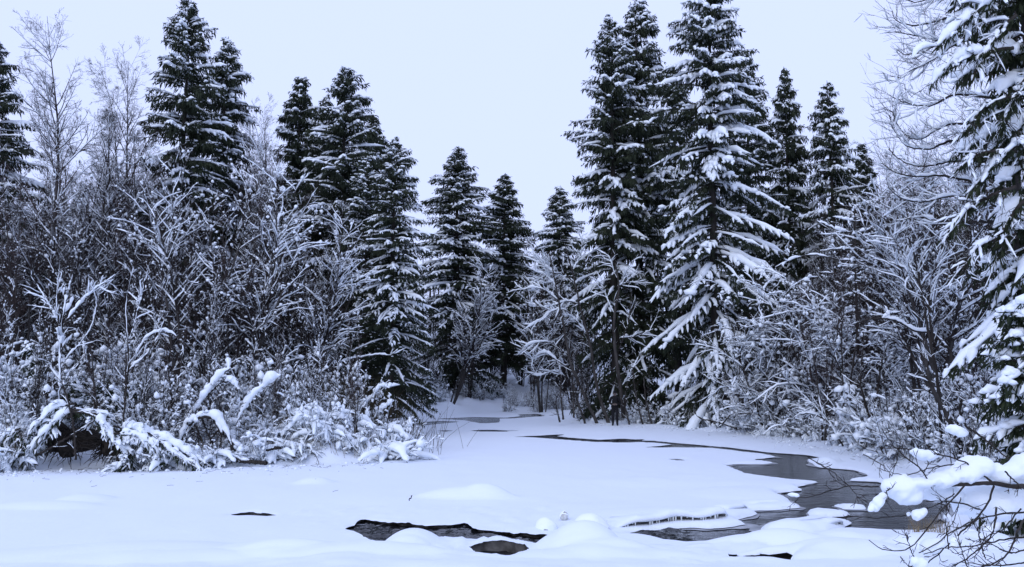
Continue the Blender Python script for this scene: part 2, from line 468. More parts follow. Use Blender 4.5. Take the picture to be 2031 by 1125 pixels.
# water
def water_mat():
    m = bpy.data.materials.new('river_water'); m.use_nodes = True
    t = m.node_tree; b = t.nodes['Principled BSDF']
    b.inputs['Base Color'].default_value = (0.010, 0.011, 0.013, 1)
    b.inputs['Roughness'].default_value = 0.08
    b.inputs['IOR'].default_value = 1.33
    tc = t.nodes.new('ShaderNodeTexCoord'); mp = t.nodes.new('ShaderNodeMapping')
    mp.inputs['Scale'].default_value = (0.8, 1.2, 1)
    mp.inputs['Rotation'].default_value = (0, 0, math.radians(-12))
    t.links.new(tc.outputs['Object'], mp.inputs['Vector'])
    prev = None
    for sc, st, ds in ((1.3, 0.20, 0.08), (4.0, 0.28, 0.04), (13.0, .32, .012)):
        n = t.nodes.new('ShaderNodeTexNoise'); n.inputs['Scale'].default_value = sc; n.inputs['Detail'].default_value = 5
        n.inputs['Distortion'].default_value = 0.6
        bp = t.nodes.new('ShaderNodeBump'); bp.inputs['Strength'].default_value = st; bp.inputs['Distance'].default_value = ds
        t.links.new(mp.outputs[0], n.inputs['Vector']); t.links.new(n.outputs['Fac'], bp.inputs['Height'])
        if prev: t.links.new(prev.outputs[0], bp.inputs['Normal'])
        prev = bp
    t.links.new(prev.outputs[0], b.inputs['Normal'])
    return m
M['water'] = water_mat()
mb = MB()
mb.add([(-25, 8, 0), (45, 8, 0), (45, 90, 0), (-25, 90, 0)], [(0, 1, 2, 3)])
tag(mb.obj('river_water', M['water']), kind='structure')
def rapids():
    c = CHAN.mean(0)
    xs, ys = np.arange(-4.2, 3.4, .045), np.arange(13.2, 18.6, .045)
    X, Y = np.meshgrid(xs, ys)
    z = .020 * fbm(X * 2.2 + 3, Y * 4.5, 31, 2) + .014 * fbm(X * 7 + 1.5 * vnoise(X, Y, 3), Y * 13, 32, 3)
    Zr = .03 + z * 1.3
    e = np.clip(np.minimum.reduce([X + 4.2, 3.3 - X, Y - 13.2, 18.5 - Y]) / .6, 0, 1)
    Zr = Zr * e - .02 * (1 - e)
    nr, nc = X.shape
    i = np.arange(nr * nc).reshape(nr, nc)
    mb = MB(); mb.add(np.stack([X, Y, Zr], -1), np.stack([i[:-1, :-1], i[:-1, 1:], i[1:, 1:], i[1:, :-1]], -1).reshape(-1, 4))
    tag(mb.obj('rapids_water', M['water']), kind='structure')
rapids()
mb = MB()
mb.add([(-25, 8, -0.45), (45, 8, -0.45), (45, 90, -0.45), (-25, 90, -0.45)], [(0, 1, 2, 3)])
tag(mb.obj('river_bed', M['bark_dark']), kind='structure')

# snow ledges with icicles along the inner edge of the thin ice
def ledge(px, seed, thick=0.20, back=1.1):
    rng = np.random.default_rng(seed)
    p = on(np.array([q[0] for q in px], float), np.array([q[1] for q in px], float), 0.05)[:, :2]
    seg = np.concatenate([[0], np.cumsum(np.linalg.norm(np.diff(p, axis=0), axis=1))])
    n = int(seg[-1] / 0.05)
    s = np.linspace(0, seg[-1], n)
    P = np.stack([np.interp(s, seg, p[:, 0]), np.interp(s, seg, p[:, 1])], 1)
    P[:, 1] += 0.03 * vnoise(s * 3, s * 0, seed) + 0.05 * vnoise(s * 1.1, s * 0 + 3, seed)
    t = norm(np.gradient(P, axis=0)); o = np.stack([t[:, 1], -t[:, 0]], 1)
    end = np.clip(np.minimum(s, seg[-1] - s) / 0.5, 0.05, 1) ** 0.6
    prof = [(-back, .35, 0), (-back * .6, .62, 0), (-.28, .92, 0), (-.12, .98, 0), (-.03, .90, 0), (0.0, .74, 0), (-.012, .60, 0), (-.05, .55, 1), (-.13, .45, 1), (-.17, .1, 1), (-.17, -.1, 1)]
    hv = thick * end * (1 + 0.18 * vnoise(s * 2.2, s * 0 + 9, seed))
    R = np.stack([np.concatenate([P + o * (a * (0.6 + 0.4 * end))[:, None] if np.ndim(a) else P + o * a * (0.55 + 0.45 * end)[:, None], (hv * b + 0.02)[:, None]], 1) for a, b, c in prof], 1)
    k = len(prof)
    mb = MB(); mb.add(R, np.zeros((0, 4), int)) if False else None
    mb.v.append(R.reshape(-1, 3)); mb.n = n * k
    for c in range(k - 1):
        i = np.arange(n - 1) * k + c
        mb.f.append((np.stack([i, i + k, i + k + 1, i + 1], 1), prof[c + 1][2]))
    # icicles
    m = 0
    for q in range(int(seg[-1] / 0.06)):
        i = rng.integers(2, n - 2)
        b = R[i, 6]
        ln = hv[i] * rng.uniform(.1, .75) ** 1.3
        tubes(mb, np.array([[b + [0, .012, 0.005], b + [0, .014, -ln * .6], b + [0, .014, -ln]]]), np.array([[.014, .009, .001]]) * rng.uniform(.7, 1.8), 4, 2)
    tag(mb.obj('snow_ledge', [M['ground'], M['ice'], M['icicle']]), kind='structure')
ledge([(1212,1052),(1240,1051),(1290,1046),(1340,1041),(1390,1040),(1440,1036),(1452,1028)], 1, .25)
ledge([(1405,1020),(1440,1021),(1478,1016),(1486,1008)], 2, .17, .8)
ledge([(1462,1007),(1500,1005),(1552,1002),(1560,997)], 3, .13, .8)
ledge([(1424,973),(1470,975),(1500,974),(1535,967),(1560,966)], 4, .10, 1.0)
ledge([(1530,1052),(1560,1056),(1610,1054),(1650,1050),(1672,1043),(1668,1036)], 5, .17, .35)

# ------------------------------------------------------------------ spruces
def spruce_parts(seed, H, R, z0=0.6, pw=0.85, e_top=0.55, e_bot=-0.12, droop=0.35, snow=1.0, fine=1.0, gap=1.0, dens=1.0, clump=1.0, lean=0.0, split=False, nmat='needle', shade=None):
    """returns trunk MB, and either (crown MB, snow MB) or a list of (bough MB, snow MB)"""
    rng = np.random.default_rng(seed)
    zz, LL, tt = [], [], []
    z = z0
    while z < H - 0.1:
        t = (H - z) / (H - z0)
        for k in range(rng.integers(4, 7)):
            zz.append(max(z + rng.uniform(-.28, .28), z0 * .8)); tt.append(t)
            LL.append(R * (1 - math.exp(-t / pw)) * (rng.uniform(.70, 1.08) if rng.random() > .07 else rng.uniform(1.05, 1.3)) + 0.07)
        z += (0.20 + 0.24 * t) * gap * H / 20 * rng.uniform(.8, 1.2)
    zz, LL, tt = map(np.array, (zz, LL, tt))
    B = len(zz)
    az = rng.uniform(0, 2 * np.pi, B)
    LL = LL * (1 + .22 * vnoise(np.cos(az) * 1.3 + seed, np.sin(az) * 1.3 + zz * .35, seed))
    e0 = e_top + (e_bot - e_top) * tt ** 0.6 + rng.normal(size=B) * 0.10
    dr = droop * (0.55 + 0.7 * tt) * rng.uniform(.7, 1.3, B)
    n = 7
    s = np.linspace(0, 1, n)
    hd = np.stack([np.cos(az), np.sin(az)], 1)
    sd = np.stack([-np.sin(az), np.cos(az)], 1)
    bend = rng.normal(size=B) * 0.12
    P = np.zeros((B, n, 3))
    P[..., :2] = hd[:, None] * (LL[:, None] * s)[..., None] + sd[:, None] * (LL[:, None] * bend[:, None] * s ** 2)[..., None]
    P[..., 2] = zz[:, None] + LL[:, None] * (e0[:, None] * s - dr[:, None] * s ** 2 + 0.28 * dr[:, None] * s ** 4)
    load = np.where(rng.random(B) < .50 * snow + .08, rng.uniform(.62, 1.25, B), rng.uniform(.08, .42, B))
    if shade: load = np.where(tt > shade, load * np.clip(1 - (tt - shade) * 3.2, .25, 1), load)
    trunk = MB()
    ht = np.linspace(-0.8, H, 14)
    r0 = 0.011 * H + 0.02
    tubes(trunk, np.stack([0.05 * np.sin(ht * .7 + seed), 0.05 * np.cos(ht * .5), ht], 1), np.maximum(r0 * (1 - np.maximum(ht, 0) / H) ** .8, .012) * np.where(ht < .3, 1.25, 1), 8)
    def branch(sel, crown, sn):
        Ps, Ls, ts, lo = P[sel], LL[sel], tt[sel], load[sel]
        Bs = len(Ps)
        tubes(crown, Ps[:, ::2], np.stack([0.012 + 0.012 * Ls, 0.009 + .008 * Ls, .007 + .004 * Ls, .004 + 0 * Ls], 1), 3, 1)
        nb = np.clip((3 + Ls * 4.4).astype(int), 3, 18)
        bi = np.repeat(np.arange(Bs), nb)
        k = np.concatenate([np.arange(q) for q in nb])
        sb = np.clip(0.14 + 0.86 * (k + rng.uniform(.2, .8, len(k))) / nb[bi], 0, 1)
        p0, T = lerp_along(Ps[bi], sb)
        Th = T.copy(); Th[:, 2] = 0; Th = norm(Th)
        ang = np.where(k % 2 == 0, 1, -1) * rng.uniform(.5, 1.15, len(k)) * (1.1 - 0.75 * sb ** 3)
        ca, sa = np.cos(ang), np.sin(ang)
        D = np.stack([Th[:, 0] * ca - Th[:, 1] * sa, Th[:, 0] * sa + Th[:, 1] * ca, T[:, 2] - rng.uniform(.1, .5, len(k))], 1)
        D = norm(D)
        bl = np.clip((0.19 + 0.21 * Ls[bi]) * (1.2 - 0.8 * sb) * rng.uniform(.7, 1.25, len(k)), .12, 1.15)
        dn = np.array([0, 0, -1.0])
        p1 = p0 + D * (bl * .5)[:, None]
        p2 = p1 + norm(D + dn * rng.uniform(.15, .5, (len(k), 1))) * (bl * .5)[:, None]
        BP = np.stack([p0, p1, p2], 1)
        # needle-bearing twiglets
        kn = np.clip((bl / (0.038 / dens)).astype(int), 4, 24)
        ni = np.repeat(np.arange(len(k)), kn)
        sn_ = rng.random(len(ni))
        b, Tn = lerp_along(BP[ni], sn_)
        b = b - np.array([0, 0, .02])
        d = norm(Tn * rng.uniform(.3, 1, (len(ni), 1)) + rng.normal(size=(len(ni), 3)) * .38 + dn * rng.uniform(.15, .95, (len(ni), 1)))
        kites(crown, b, d, rng.uniform(.09, .22, len(ni)) * fine, rng.uniform(.016, .032, len(ni)) * fine, rng)
        na = np.clip((Ls / .032 * dens).astype(int), 8, 110)
        ai = np.repeat(np.arange(Bs), na)
        b, Tn = lerp_along(Ps[ai], rng.uniform(.1, 1, len(ai)))
        d = norm(Tn * rng.uniform(.2, 1, (len(ai), 1)) + rng.normal(size=(len(ai), 3)) * .5 + dn * rng.uniform(.1, .9, (len(ai), 1)))
        kites(crown, b, d, rng.uniform(.10, .24, len(ai)) * fine, rng.uniform(.016, .032, len(ai)) * fine, rng)
        nf = np.clip((Ls / .050 * dens).astype(int), 4, 64)
        fi = np.repeat(np.arange(Bs), nf)
        sf = rng.uniform(.08, .98, len(fi))
        b, Tn = lerp_along(Ps[fi], sf)
        sdv = norm(np.cross(Tn, [0, 0, 1.0]))
        b = b + sdv * (rng.uniform(-1, 1, len(fi)) * .30 * np.minimum(Ls[fi], 1.6) * (1.1 - .8 * sf))[:, None] + dn * rng.uniform(.02, .12, (len(fi), 1))
        d = norm(dn + Tn * .35 + rng.normal(size=b.shape) * .22)
        kites(crown, b, d, rng.uniform(.22, .52, len(fi)) * (fine * (.6 + .4 * np.minimum(Ls[fi], 1))), rng.uniform(.022, .050, len(fi)) * fine, rng)
        # snow on the boughs and on the side sprays
        w = (0.055 + 0.038 * np.sqrt(Ls)) * (0.45 + 0.55 * lo) * clump
        m = (lo > .22) & (rng.random(Bs) < .8)
        prof = np.array([.1, .55, .8, 1.0, 1.05, .95, .35])
        snow_strips(sn, Ps[m] + [0, 0, .02], w[m][:, None] * prof, rng, 6, lumps=.5, up=1.0, down=.75)
        lb = (lo[bi] * .75 + .22 * snow) * rng.uniform(.25, 1.3, len(k))
        m = lb > .47
        BQ = np.concatenate([BP[m], (BP[m][:, 1:2] * .5 + BP[m][:, 2:3] * .5)], 1)[:, [0, 1, 3, 2]]
        wb = np.clip(bl[m] * .17, .03, .085) * (0.45 + 0.6 * lb[m]) * clump
        snow_strips(sn, BQ + [0, 0, .015], wb[:, None] * np.array([.45, 1, 1.1, .55]), rng, 4, lumps=.55, up=1.0, down=.75)
        m2 = (lb > .28) & (rng.random(len(lb)) < .45)
        c, _ = lerp_along(BP[m2], rng.uniform(.15, .9, m2.sum()))
        r = rng.uniform(.04, .095, m2.sum()) * clump
        blobs(sn, c + np.stack([0 * r, 0 * r, r * .4], 1), np.stack([r * rng.uniform(.9, 1.7, len(r)), r, r * .75], 1), rng, 1, jit=.25)
        # lumps
        li = np.repeat(np.arange(Bs), np.where(lo > .45, 2, 1))
        if len(li):
            c, _ = lerp_along(Ps[li], rng.uniform(.35, .98, len(li)))
            r = rng.uniform(.8, 1.75, len(li)) * w[li]
            blobs(sn, c + np.stack([0 * r, 0 * r, r * .35], 1), np.stack([r * 1.2, r, r * .75], 1), rng, 1)
    if split:
        out = []
        for i in range(B):
            c, q = MB(), MB()
            branch(np.array([i]), c, q)
            out.append((c, q, LL[i], zz[i]))
        return trunk, out
    c, q = MB(), MB()
    branch(np.arange(B), c, q)
    return trunk, c, q
def spruce(name, label, group=None, nmat='needle', **kw):
    t = thing(name, label, 'spruce', group=group)
    tr, c, q = spruce_parts(nmat=nmat, **kw)
    tr.obj('trunk', M['bark_dark'], t)
    c.obj('crown', [M[nmat], M['bark_dark']], t, smooth=False)
    q.obj('snow_cover', M['snow'], t)
    t['H'] = kw['H']
    return t
PROTO = {}
def put_spruce(kind, label, px, top, Y, rz=0.0, wid=1.0, group=None):
    """stand a spruce so that its tip comes at pixel (px, top) at distance Y"""
    src = PROTO[kind]
    tip = at(px, top, Y)
    g = gz(tip[0], tip[1])
    s = (tip[2] - g) / src['H']
    loc = (tip[0], tip[1], g)
    sc = (s * wid, s * wid, s)
    if not src.get('used'):
        src['used'] = 1
        src['label'] = label
        if group: src['group'] = group
        src.location, src.rotation_euler, src.scale = loc, (0, 0, rz), sc
        return src
    o = dup(src, label, loc, rz, sc, group)
    return o
PROTO['A'] = spruce('spruce_tree', '', seed=11, H=21, R=2.9, z0=.8, pw=.22, shade=.6, snow=.58, clump=1.0, dens=.95)
PROTO['B'] = spruce('spruce_tree', '', seed=12, H=21, R=2.8, z0=.8, pw=.24, e_bot=-.2, droop=.42, shade=.65, snow=.60, clump=1.0, dens=.95)
PROTO['E'] = spruce('spruce_tree', '', seed=15, H=21, R=2.5, z0=.8, pw=.20, e_top=.7, e_bot=-.15, droop=.5, shade=.6, snow=.54, clump=1.05, dens=.95, gap=1.1)
PROTO['C'] = spruce('spruce_tree', '', seed=13, H=20, R=2.6, z0=.6, pw=.30, e_top=.4, e_bot=-.3, droop=.45, snow=.58, clump=1.05, dens=.95)
PROTO['D'] = spruce('spruce_tree', '', seed=14, H=18, R=2.3, z0=2.2, pw=.24, e_bot=-.1, droop=.5, shade=.6, snow=.52, clump=1.0, gap=1.05, dens=1.2)
SPR = [
    ('B', 'tall spruce cut off by the left edge of the photo', -4, 82, 42, .4, 1.1),
    ('E', 'very tall dark spruce with a broad snowy tip, highest on the left bank', 376, -4, 45, 2.1, 1.05),
    ('C', 'smaller spruce close behind the right side of the highest left bank spruce', 451, 72, 49, 1.2, 1.0),
    ('D', 'slim dark spruce standing alone behind the leaning alders', 597, 155, 52, .7, 1.05),
    ('A', 'tall layered spruce with evenly spaced snowy tiers beside the slim dark spruce', 685, 135, 47, 4.0, 1.2),
    ('B', 'spruce whose narrow tip shows just left of the layered spruce', 648, 188, 50, 3.0, .9),
    ('D', 'dark spruce tip rising between the layered spruce and the bank corner spruce', 742, 232, 54, 5.0, 1.0),
    ('B', 'dark dense spruce at the river bend, its skirt reaching the left shore', 783, 272, 41, 2.6, 1.08),
    ('E', 'broad dark spruce filling the wall just left of the river bend spruce', 728, 318, 44, 1.9, 1.2),
    ('B', 'broad spruce at the head of the river, left of the open sky gap trees', 908, 293, 74, 1.0, 1.45),
    ('D', 'spruce at the head of the river with its bare dark trunk showing', 1001, 348, 78, 2.2, 1.4),
    ('C', 'small distant spruce behind the leaning alders at the river head', 1110, 368, 84, 0.5, 1.4),
    ('E', 'left of the two joined giant spruces beside the river bend', 1212, 34, 55, 2.4, .95),
    ('A', 'right and taller of the two joined giant spruces beside the river bend', 1262, -2, 57, 5.4, .95),
    ('D', 'narrow spruce tip peeping out between the giant spruces and the snow laden one', 1333, 133, 66, 4.2, 1.0),
    ('E', 'spruce hidden behind the right shoulder of the snow laden spruce', 1478, 105, 58, .2, .95),
    ('D', 'slender tall spruce right of the snow laden spruce', 1556, 138, 57, 1.6, .72),
    ('C', 'spruce with a ragged right side standing next to the slender one', 1641, 160, 55, 4.6, .95),
    ('D', 'short spruce tip beside the ragged spruce, lowest on the right bank', 1709, 286, 60, 3.3, .9),
]
for k, lab, px, top, Y, rz, w in SPR: put_spruce(k, lab, px, top, Y, rz, w)

# the snow laden spruce: every bough is a part with its own snow
def bough_spruce(label, px, top, Y, nmat='needle', trunkmat='bark_dark', **kw):
    tip = at(px, top, Y)
    g = gz(tip[0], tip[1])
    t = thing('spruce_tree', label, 'spruce', (tip[0], tip[1], g), kw.pop('rz', 0.0))
    tr, bs = spruce_parts(H=tip[2] - g, split=True, **kw)
    tr.obj('trunk', M[trunkmat], t)
    bs.sort(key=lambda b: -b[2])
    rest_c, rest_s = MB(), MB()
    for i, (c, q, L, z) in enumerate(bs):
        if i < 280:
            b = c.obj('bough', [M[nmat], M['bark_dark']], t, smooth=False)
            if q.n: q.obj('bough_snow', M['snow'], b)
        else:
            for v, f in ((c, rest_c), (q, rest_s)):
                for arr in v.v: f.v.append(arr)
                for fa, m in v.f: f.f.append((fa + f.n, m))
                f.n += v.n
    if rest_c.n: tag(rest_c.obj('small_boughs', [M[nmat], M['bark_dark']], t, smooth=False), kind='stuff')
    if rest_s.n: tag(rest_s.obj('small_bough_snow', M['snow'], t), kind='stuff')
    return t
bough_spruce('broad snow laden spruce with heavy white boughs sweeping down over the right shore', 1402, -75, 49, seed=31, R=4.0, z0=1.4, pw=.24,
             e_top=.45, e_bot=-.35, droop=.42, snow=.92, clump=1.3, gap=1.1, dens=.95, rz=.3)
near_conifer = bough_spruce('near green conifer at the right edge with big snow clumps', 2010, -330, 22, nmat='needle_near', seed=33, R=1.55, z0=4.0, pw=.10,
             e_top=.35, e_bot=-.2, droop=.5, snow=.50, clump=1.5, gap=1.0, fine=.85, dens=1.1, rz=0.0)

# ------------------------------------------------------------------ bare trees
def bare_parts(seed, H, stems, n1=16, l1=.32, a1=(.6, 1.0), t1=.02, n2=7, l2=.45, t2=0.0, n3=5, l3=.5, t3=0.0, snow=1.0, r0=.09, s1=.25, puff=0.25, wig=.06, keep3=.22, keep2=.6, keep1=.85, n4=2.0, pr=1.0, k3=3):
    """stems: list of (x, y, dx, dy, rel length, rel radius)"""
    rng = np.random.default_rng(seed)
    st = np.array(stems, float)
    trunk, tw, sn = MB(), MB(), MB()
    B = len(st)
    P0 = grow(np.stack([st[:, 0], st[:, 1], np.full(B, -.5)], 1), np.stack([st[:, 2], st[:, 3], np.ones(B)], 1), st[:, 4] * H + .5, 12, .03, .05, rng)
    rel = np.linspace(0, 1, 12)
    R0 = np.maximum(r0 * st[:, 5:6] * (1 - rel[None]) ** .9, .008)
    tubes(trunk, P0, R0, 7)
    Ln0 = st[:, 4] * H
    def kids(P, R, Ln, cnt, lf, ang, trop, n, smin, wig):
        i = np.repeat(np.arange(len(P)), cnt)
        if len(i) == 0: return None
        s = smin + (1 - smin) * rng.random(len(i)) ** .9
        p, T = lerp_along(P, s) if False else lerp_along(P[i], s)
        d = side_dirs(T, rng.uniform(*ang, len(i)), rng)
        L = Ln[i] * lf * (1.15 - .75 * s) * rng.uniform(.6, 1.25, len(i))
        Q = grow(p, d, L, n, trop, wig, rng)
        ri = R[i, np.clip((s * (R.shape[1] - 1)).astype(int), 0, R.shape[1] - 1)]
        r = np.maximum(np.minimum(ri * .6, .012 * L + .006), .0035)
        return Q, r, L
    c1 = np.maximum((n1 * st[:, 4]).astype(int), 3)
    P1, r1, L1 = kids(P0, R0, Ln0, c1, l1, a1, t1, 8, s1, wig)
    R1 = np.maximum(r1[:, None] * np.linspace(1, .25, 8), .004)
    tubes(tw, P1, R1, 4)
    c2 = np.maximum(np.round(n2 * np.clip(L1 / np.median(L1), .5, 1.6)).astype(int), 2)
    P2, r2, L2 = kids(P1, R1, L1, c2, l2, (.45, .95), t2, 4, .15, wig * 1.5)
    R2 = np.maximum(r2[:, None] * np.linspace(1, .4, 4), .0035)
    tubes(tw, P2, R2, 3)
    c3 = rng.poisson(n3, len(L2))
    P3, r3, L3 = kids(P2, R2, L2, c3, l3, (.4, .95), t3, 3, .12, wig * 2)
    R3 = np.maximum(r3[:, None] * np.linspace(1, .5, 3), .0028)
    ribbons(tw, P3, R3 * 1.15, rng)
    # snow
    snow_strips(sn, P0, np.minimum(R0 * 1.0 + .01, .12) * snow, rng, 6, up=.8)
    snow_strips(sn, P1, (R1 * 1.0 + .020) * snow, rng, 5, up=1.0, keep=keep1)
    snow_strips(sn, P2, (R2 * 1.0 + .012) * snow, rng, 4, up=1.0, keep=keep2)
    snow_strips(sn, P3, (R3 + .009) * snow, rng, 3, up=1.1, keep=keep3)
    i4 = np.repeat(np.arange(len(P3)), rng.poisson(n4, len(P3)))
    b4, T4 = lerp_along(P3[i4], rng.uniform(.1, 1, len(i4)))
    kites(tw, b4, norm(T4 + rng.normal(size=T4.shape) * .45), L3[i4] * rng.uniform(.35, .9, len(i4)), np.full(len(i4), .0045), rng)
    m = rng.random(len(P2)) < puff
    c, _ = lerp_along(P2[m], rng.uniform(.1, 1, m.sum()))
    r = rng.uniform(.022, .06, m.sum()) * snow * pr * np.where(rng.random(m.sum()) < .10, 1.7, 1)
    blobs(sn, c + np.stack([0 * r, 0 * r, r * .4], 1), np.stack([r * rng.uniform(.7, 1.3, len(r)), r * .9, r * rng.uniform(.7, 1.5, len(r))], 1), rng, 1, jit=.42, flat=.8)
    return trunk, tw, sn
def bare(name, label, cat='tree', group=None, bark='bark', twig='twig', **kw):
    t = thing(name, label, cat, group=group)
    tr, tw, sn = bare_parts(**kw)
    tr.obj('trunk', M[bark], t); tw.obj('branches', M[twig], t); sn.obj('snow_cover', M['snow'], t)
    t['H'] = kw['H']
    return t
def fan(seed, n, spread, lean=(0, 0), lo=.6):
    r = np.random.default_rng(seed)
    out = []
    for i in range(n):
        a = r.uniform(0, 6.28)
        f = spread * r.uniform(.3, 1)
        out.append((.25 * math.cos(a) * r.random(), .25 * math.sin(a) * r.random(), f * math.cos(a) + lean[0], f * math.sin(a) + lean[1], r.uniform(lo, 1), r.uniform(.6, 1)))
    out[0] = out[0][:4] + (1.0, 1.0)
    return out
PROTO['alder1'] = bare('alder_tree', '', seed=41, H=11, stems=fan(41, 5, .30), n1=26, l1=.30, a1=(.45, .85), t1=-.025, n2=9, l2=.34, t2=.02, n3=5, l3=.55, n4=2, wig=.13, snow=1.15, keep1=.7, keep2=.22, keep3=.03, r0=.09, s1=.28, puff=.3)
PROTO['alder2'] = bare('alder_tree', '', seed=42, H=10, stems=fan(42, 4, .22, (.28, -.05)), n1=28, l1=.32, a1=(.45, .9), t1=-.03, n2=9, l2=.34, t2=.02, n3=5, l3=.55, n4=2, wig=.13, snow=1.2, keep1=.7, keep2=.22, keep3=.03, r0=.10, s1=.3, puff=.3)
PROTO['birch1'] = bare('bare_birch', '', seed=43, H=18, stems=[(0, 0, .02, 0, 1, 1)], n1=60, l1=.22, a1=(.55, .95), t1=.05, n2=9, l2=.42, n3=6, t3=-.02, snow=.9, r0=.15, s1=.25, puff=.15, twig='twig_red')
PROTO['birch2'] = bare('bare_birch', '', seed=44, H=16, stems=fan(44, 2, .08), n1=42, l1=.22, a1=(.35, .7), t1=.03, n2=10, l2=.5, t2=-.03, n3=6, t3=-.10, snow=.6, r0=.12, s1=.3, puff=.1, twig='twig_red')
PROTO['thin1'] = bare('bare_tree', '', seed=45, H=10, stems=fan(45, 4, .12), n1=28, l1=.17, a1=(.3, .65), t1=.03, n2=8, l2=.4, n3=6, n4=3, wig=.10, snow=.9, r0=.06, s1=.12, puff=.18, keep1=.42, keep2=.15, keep3=.03)
PROTO['thin2'] = bare('bare_tree', '', seed=46, H=10, stems=fan(46, 5, .16), n1=26, l1=.19, a1=(.3, .75), t1=.02, n2=8, l2=.4, n3=6, n4=3, wig=.11, snow=1.15, r0=.055, s1=.10, puff=.2, keep1=.48, keep2=.17, keep3=.03)
PROTO['thin3'] = bare('bare_tree', '', seed=47, H=10, stems=fan(47, 3, .10), n1=34, l1=.16, a1=(.3, .65), t1=.04, n2=8, l2=.4, n3=6, n4=3, wig=.10, snow=.7, r0=.065, s1=.15, puff=.12, keep1=.22, keep2=.07, keep3=.01, twig='twig_red')
PROTO['laden'] = bare('snowy_bush_tree', '', seed=48, H=7, stems=fan(48, 6, .38), n1=22, l1=.36, a1=(.6, 1.15), t1=-.05, wig=.14, n2=8, l2=.45, t2=-.01, n3=6, t3=-.02, n4=2, snow=1.3, r0=.06, s1=.15, puff=.45, keep3=.12, keep2=.5)
PROTO['deep1'] = bare('bare_tree', '', seed=49, H=10, stems=fan(49, 7, .16), n1=20, l1=.24, a1=(.4, 1.0), n2=8, n3=4, n4=2.4, snow=.55, r0=.07, s1=.05, puff=.2, keep1=.2, keep2=.04, keep3=.01, bark='bark_dark', twig='twig')
PROTO['deep2'] = bare('bare_tree', '', seed=50, H=10, stems=fan(50, 6, .20), n1=20, l1=.26, a1=(.5, 1.1), n2=8, n3=4, n4=2.4, snow=.65, r0=.06, s1=.05, puff=.22, keep1=.25, keep2=.05, keep3=.015, bark='bark_dark')
def put_bare(kind, label, px, Y, top, rz=0.0, wid=1.0, group=None, tilt=(0, 0)):
    src = PROTO[kind]
    x = (px - CX) / F * Y / (CP + 0.0) * CP
    g = gz(x, Y)
    zt = at(px, top, Y)[2]
    s = (zt - g) / src['H']
    loc, sc = (x, Y, g), (s * wid, s * wid, s)
    if not src.get('used'):
        src['used'] = 1; src['label'] = label
        if group: src['group'] = group
        src.location, src.rotation_euler, src.scale = loc, (tilt[0], tilt[1], rz), sc
        return src
    return dup(src, label, loc, rz, sc, group, tilt)
BARE = [
    ('birch1', 'tall bare birch rising alone against the sky near the left edge', 92, 39, 48, .3, 1.0),
    ('birch2', 'pale birch with fine drooping twigs between the tall birch and highest spruce', 246, 43, 108, 1.1, 1.0),
    ('birch2', 'bare birch crown showing in the gap right of the small left spruce', 545, 50, 225, 2.1, .8),
    ('alder1', 'grey multi stemmed alder in front of the highest left spruce', 372, 34, 285, .2, 1.0),
    ('alder2', 'alder leaning right with long snow lined limbs toward the layered spruce', 470, 33, 345, .15, 1.1),
    ('alder2', 'alder on the left bank with arching snowy limbs over the shrubs', 590, 35, 430, .5, 1.0),
    ('thin3', 'dark slim alder clump left of the highest spruce', 262, 36, 330, 2.0, .9),
    ('thin1', 'dark slim alder clump behind the snow plastered saplings on the far left', 140, 33, 420, 3.6, 1.0),
    ('alder2', 'alder at the river head fanning out below the broad spruce', 893, 67, 520, .3, 1.1),
    ('alder1', 'alder clump at the river head left of the bare spruce trunk', 930, 70, 575, 1.3, 1.0),
    ('alder1', 'alder at the far end of the channel beside the leaning alders', 1075, 68, 560, 4.4, 1.0),
    ('laden', 'snow laden bush tree right of the snow laden spruce', 1530, 41, 540, .6, 1.1),
    ('laden', 'snow laden bush tree below the ragged spruce', 1625, 39, 500, 1.9, 1.1),
    ('laden', 'snow laden bush tree in the middle of the right bank', 1710, 35, 560, 2.9, 1.1),
    ('laden', 'snow laden bush tree under the arched limb', 1800, 31, 600, 4.1, 1.0),
    ('alder1', 'tall bare alder with a curved crown left of the near conifer', 1840, 30, 240, 5.2, .9),
    ('alder2', 'alder reaching left with curled twigs below the near conifer branches', 1900, 28, 330, 3.0, 1.0),
]
for k, lab, px, Y, top, rz, w in BARE: put_bare(k, lab, px, Y, top, rz, w)
rng = np.random.default_rng(77)
def land_y(px):
    return on(px, right_edge0(px), .05)[1]
right_edge0 = lambda p: np.interp(p, [-100, 0, 230, 410, 640, 745, 800, 832, 870, 960, 1090, 1150, 1260, 1400, 1480, 1550, 1620, 1700, 1770, 1830, 1900, 2031, 2200], [944, 936, 926, 928, 919, 914, 898, 880, 825, 817, 818, 836, 843, 851, 858, 871, 882, 897, 912, 934, 950, 980, 1010])
def scatter(n, kinds, pxr, Yr, topf, label, group, wid=(.8, 1.2)):
    for i in range(n):
        px, Y = pxr[0] + (pxr[1] - pxr[0]) * (i + rng.random()) / n, rng.uniform(*Yr)
        Y = max(Y, land_y(px) + rng.uniform(.8, 3))
        put_bare(kinds[rng.integers(len(kinds))], label, px, Y, topf(px) + rng.uniform(-30, 50), rng.uniform(0, 6.28), rng.uniform(*wid), group)
LB, RB = 'left bank', 'right bank'
scatter(26, ['thin1', 'thin2', 'thin3'], (-60, 690), (31, 46), lambda p: np.interp(p, [0, 300, 500, 690], [380, 340, 400, 520]), 'leafless young tree in the tangled thicket on the left bank', 'young trees of the left bank thicket')
PROTO['frost'] = bare('bare_tree', '', seed=57, H=14, stems=fan(57, 3, .07), n1=44, l1=.17, a1=(.4, .8), t1=.03, n2=9, l2=.45, t2=.02, n3=5, n4=3, wig=.09, snow=.75, r0=.09, s1=.15, puff=.15, keep1=.8, keep2=.5, keep3=.12)
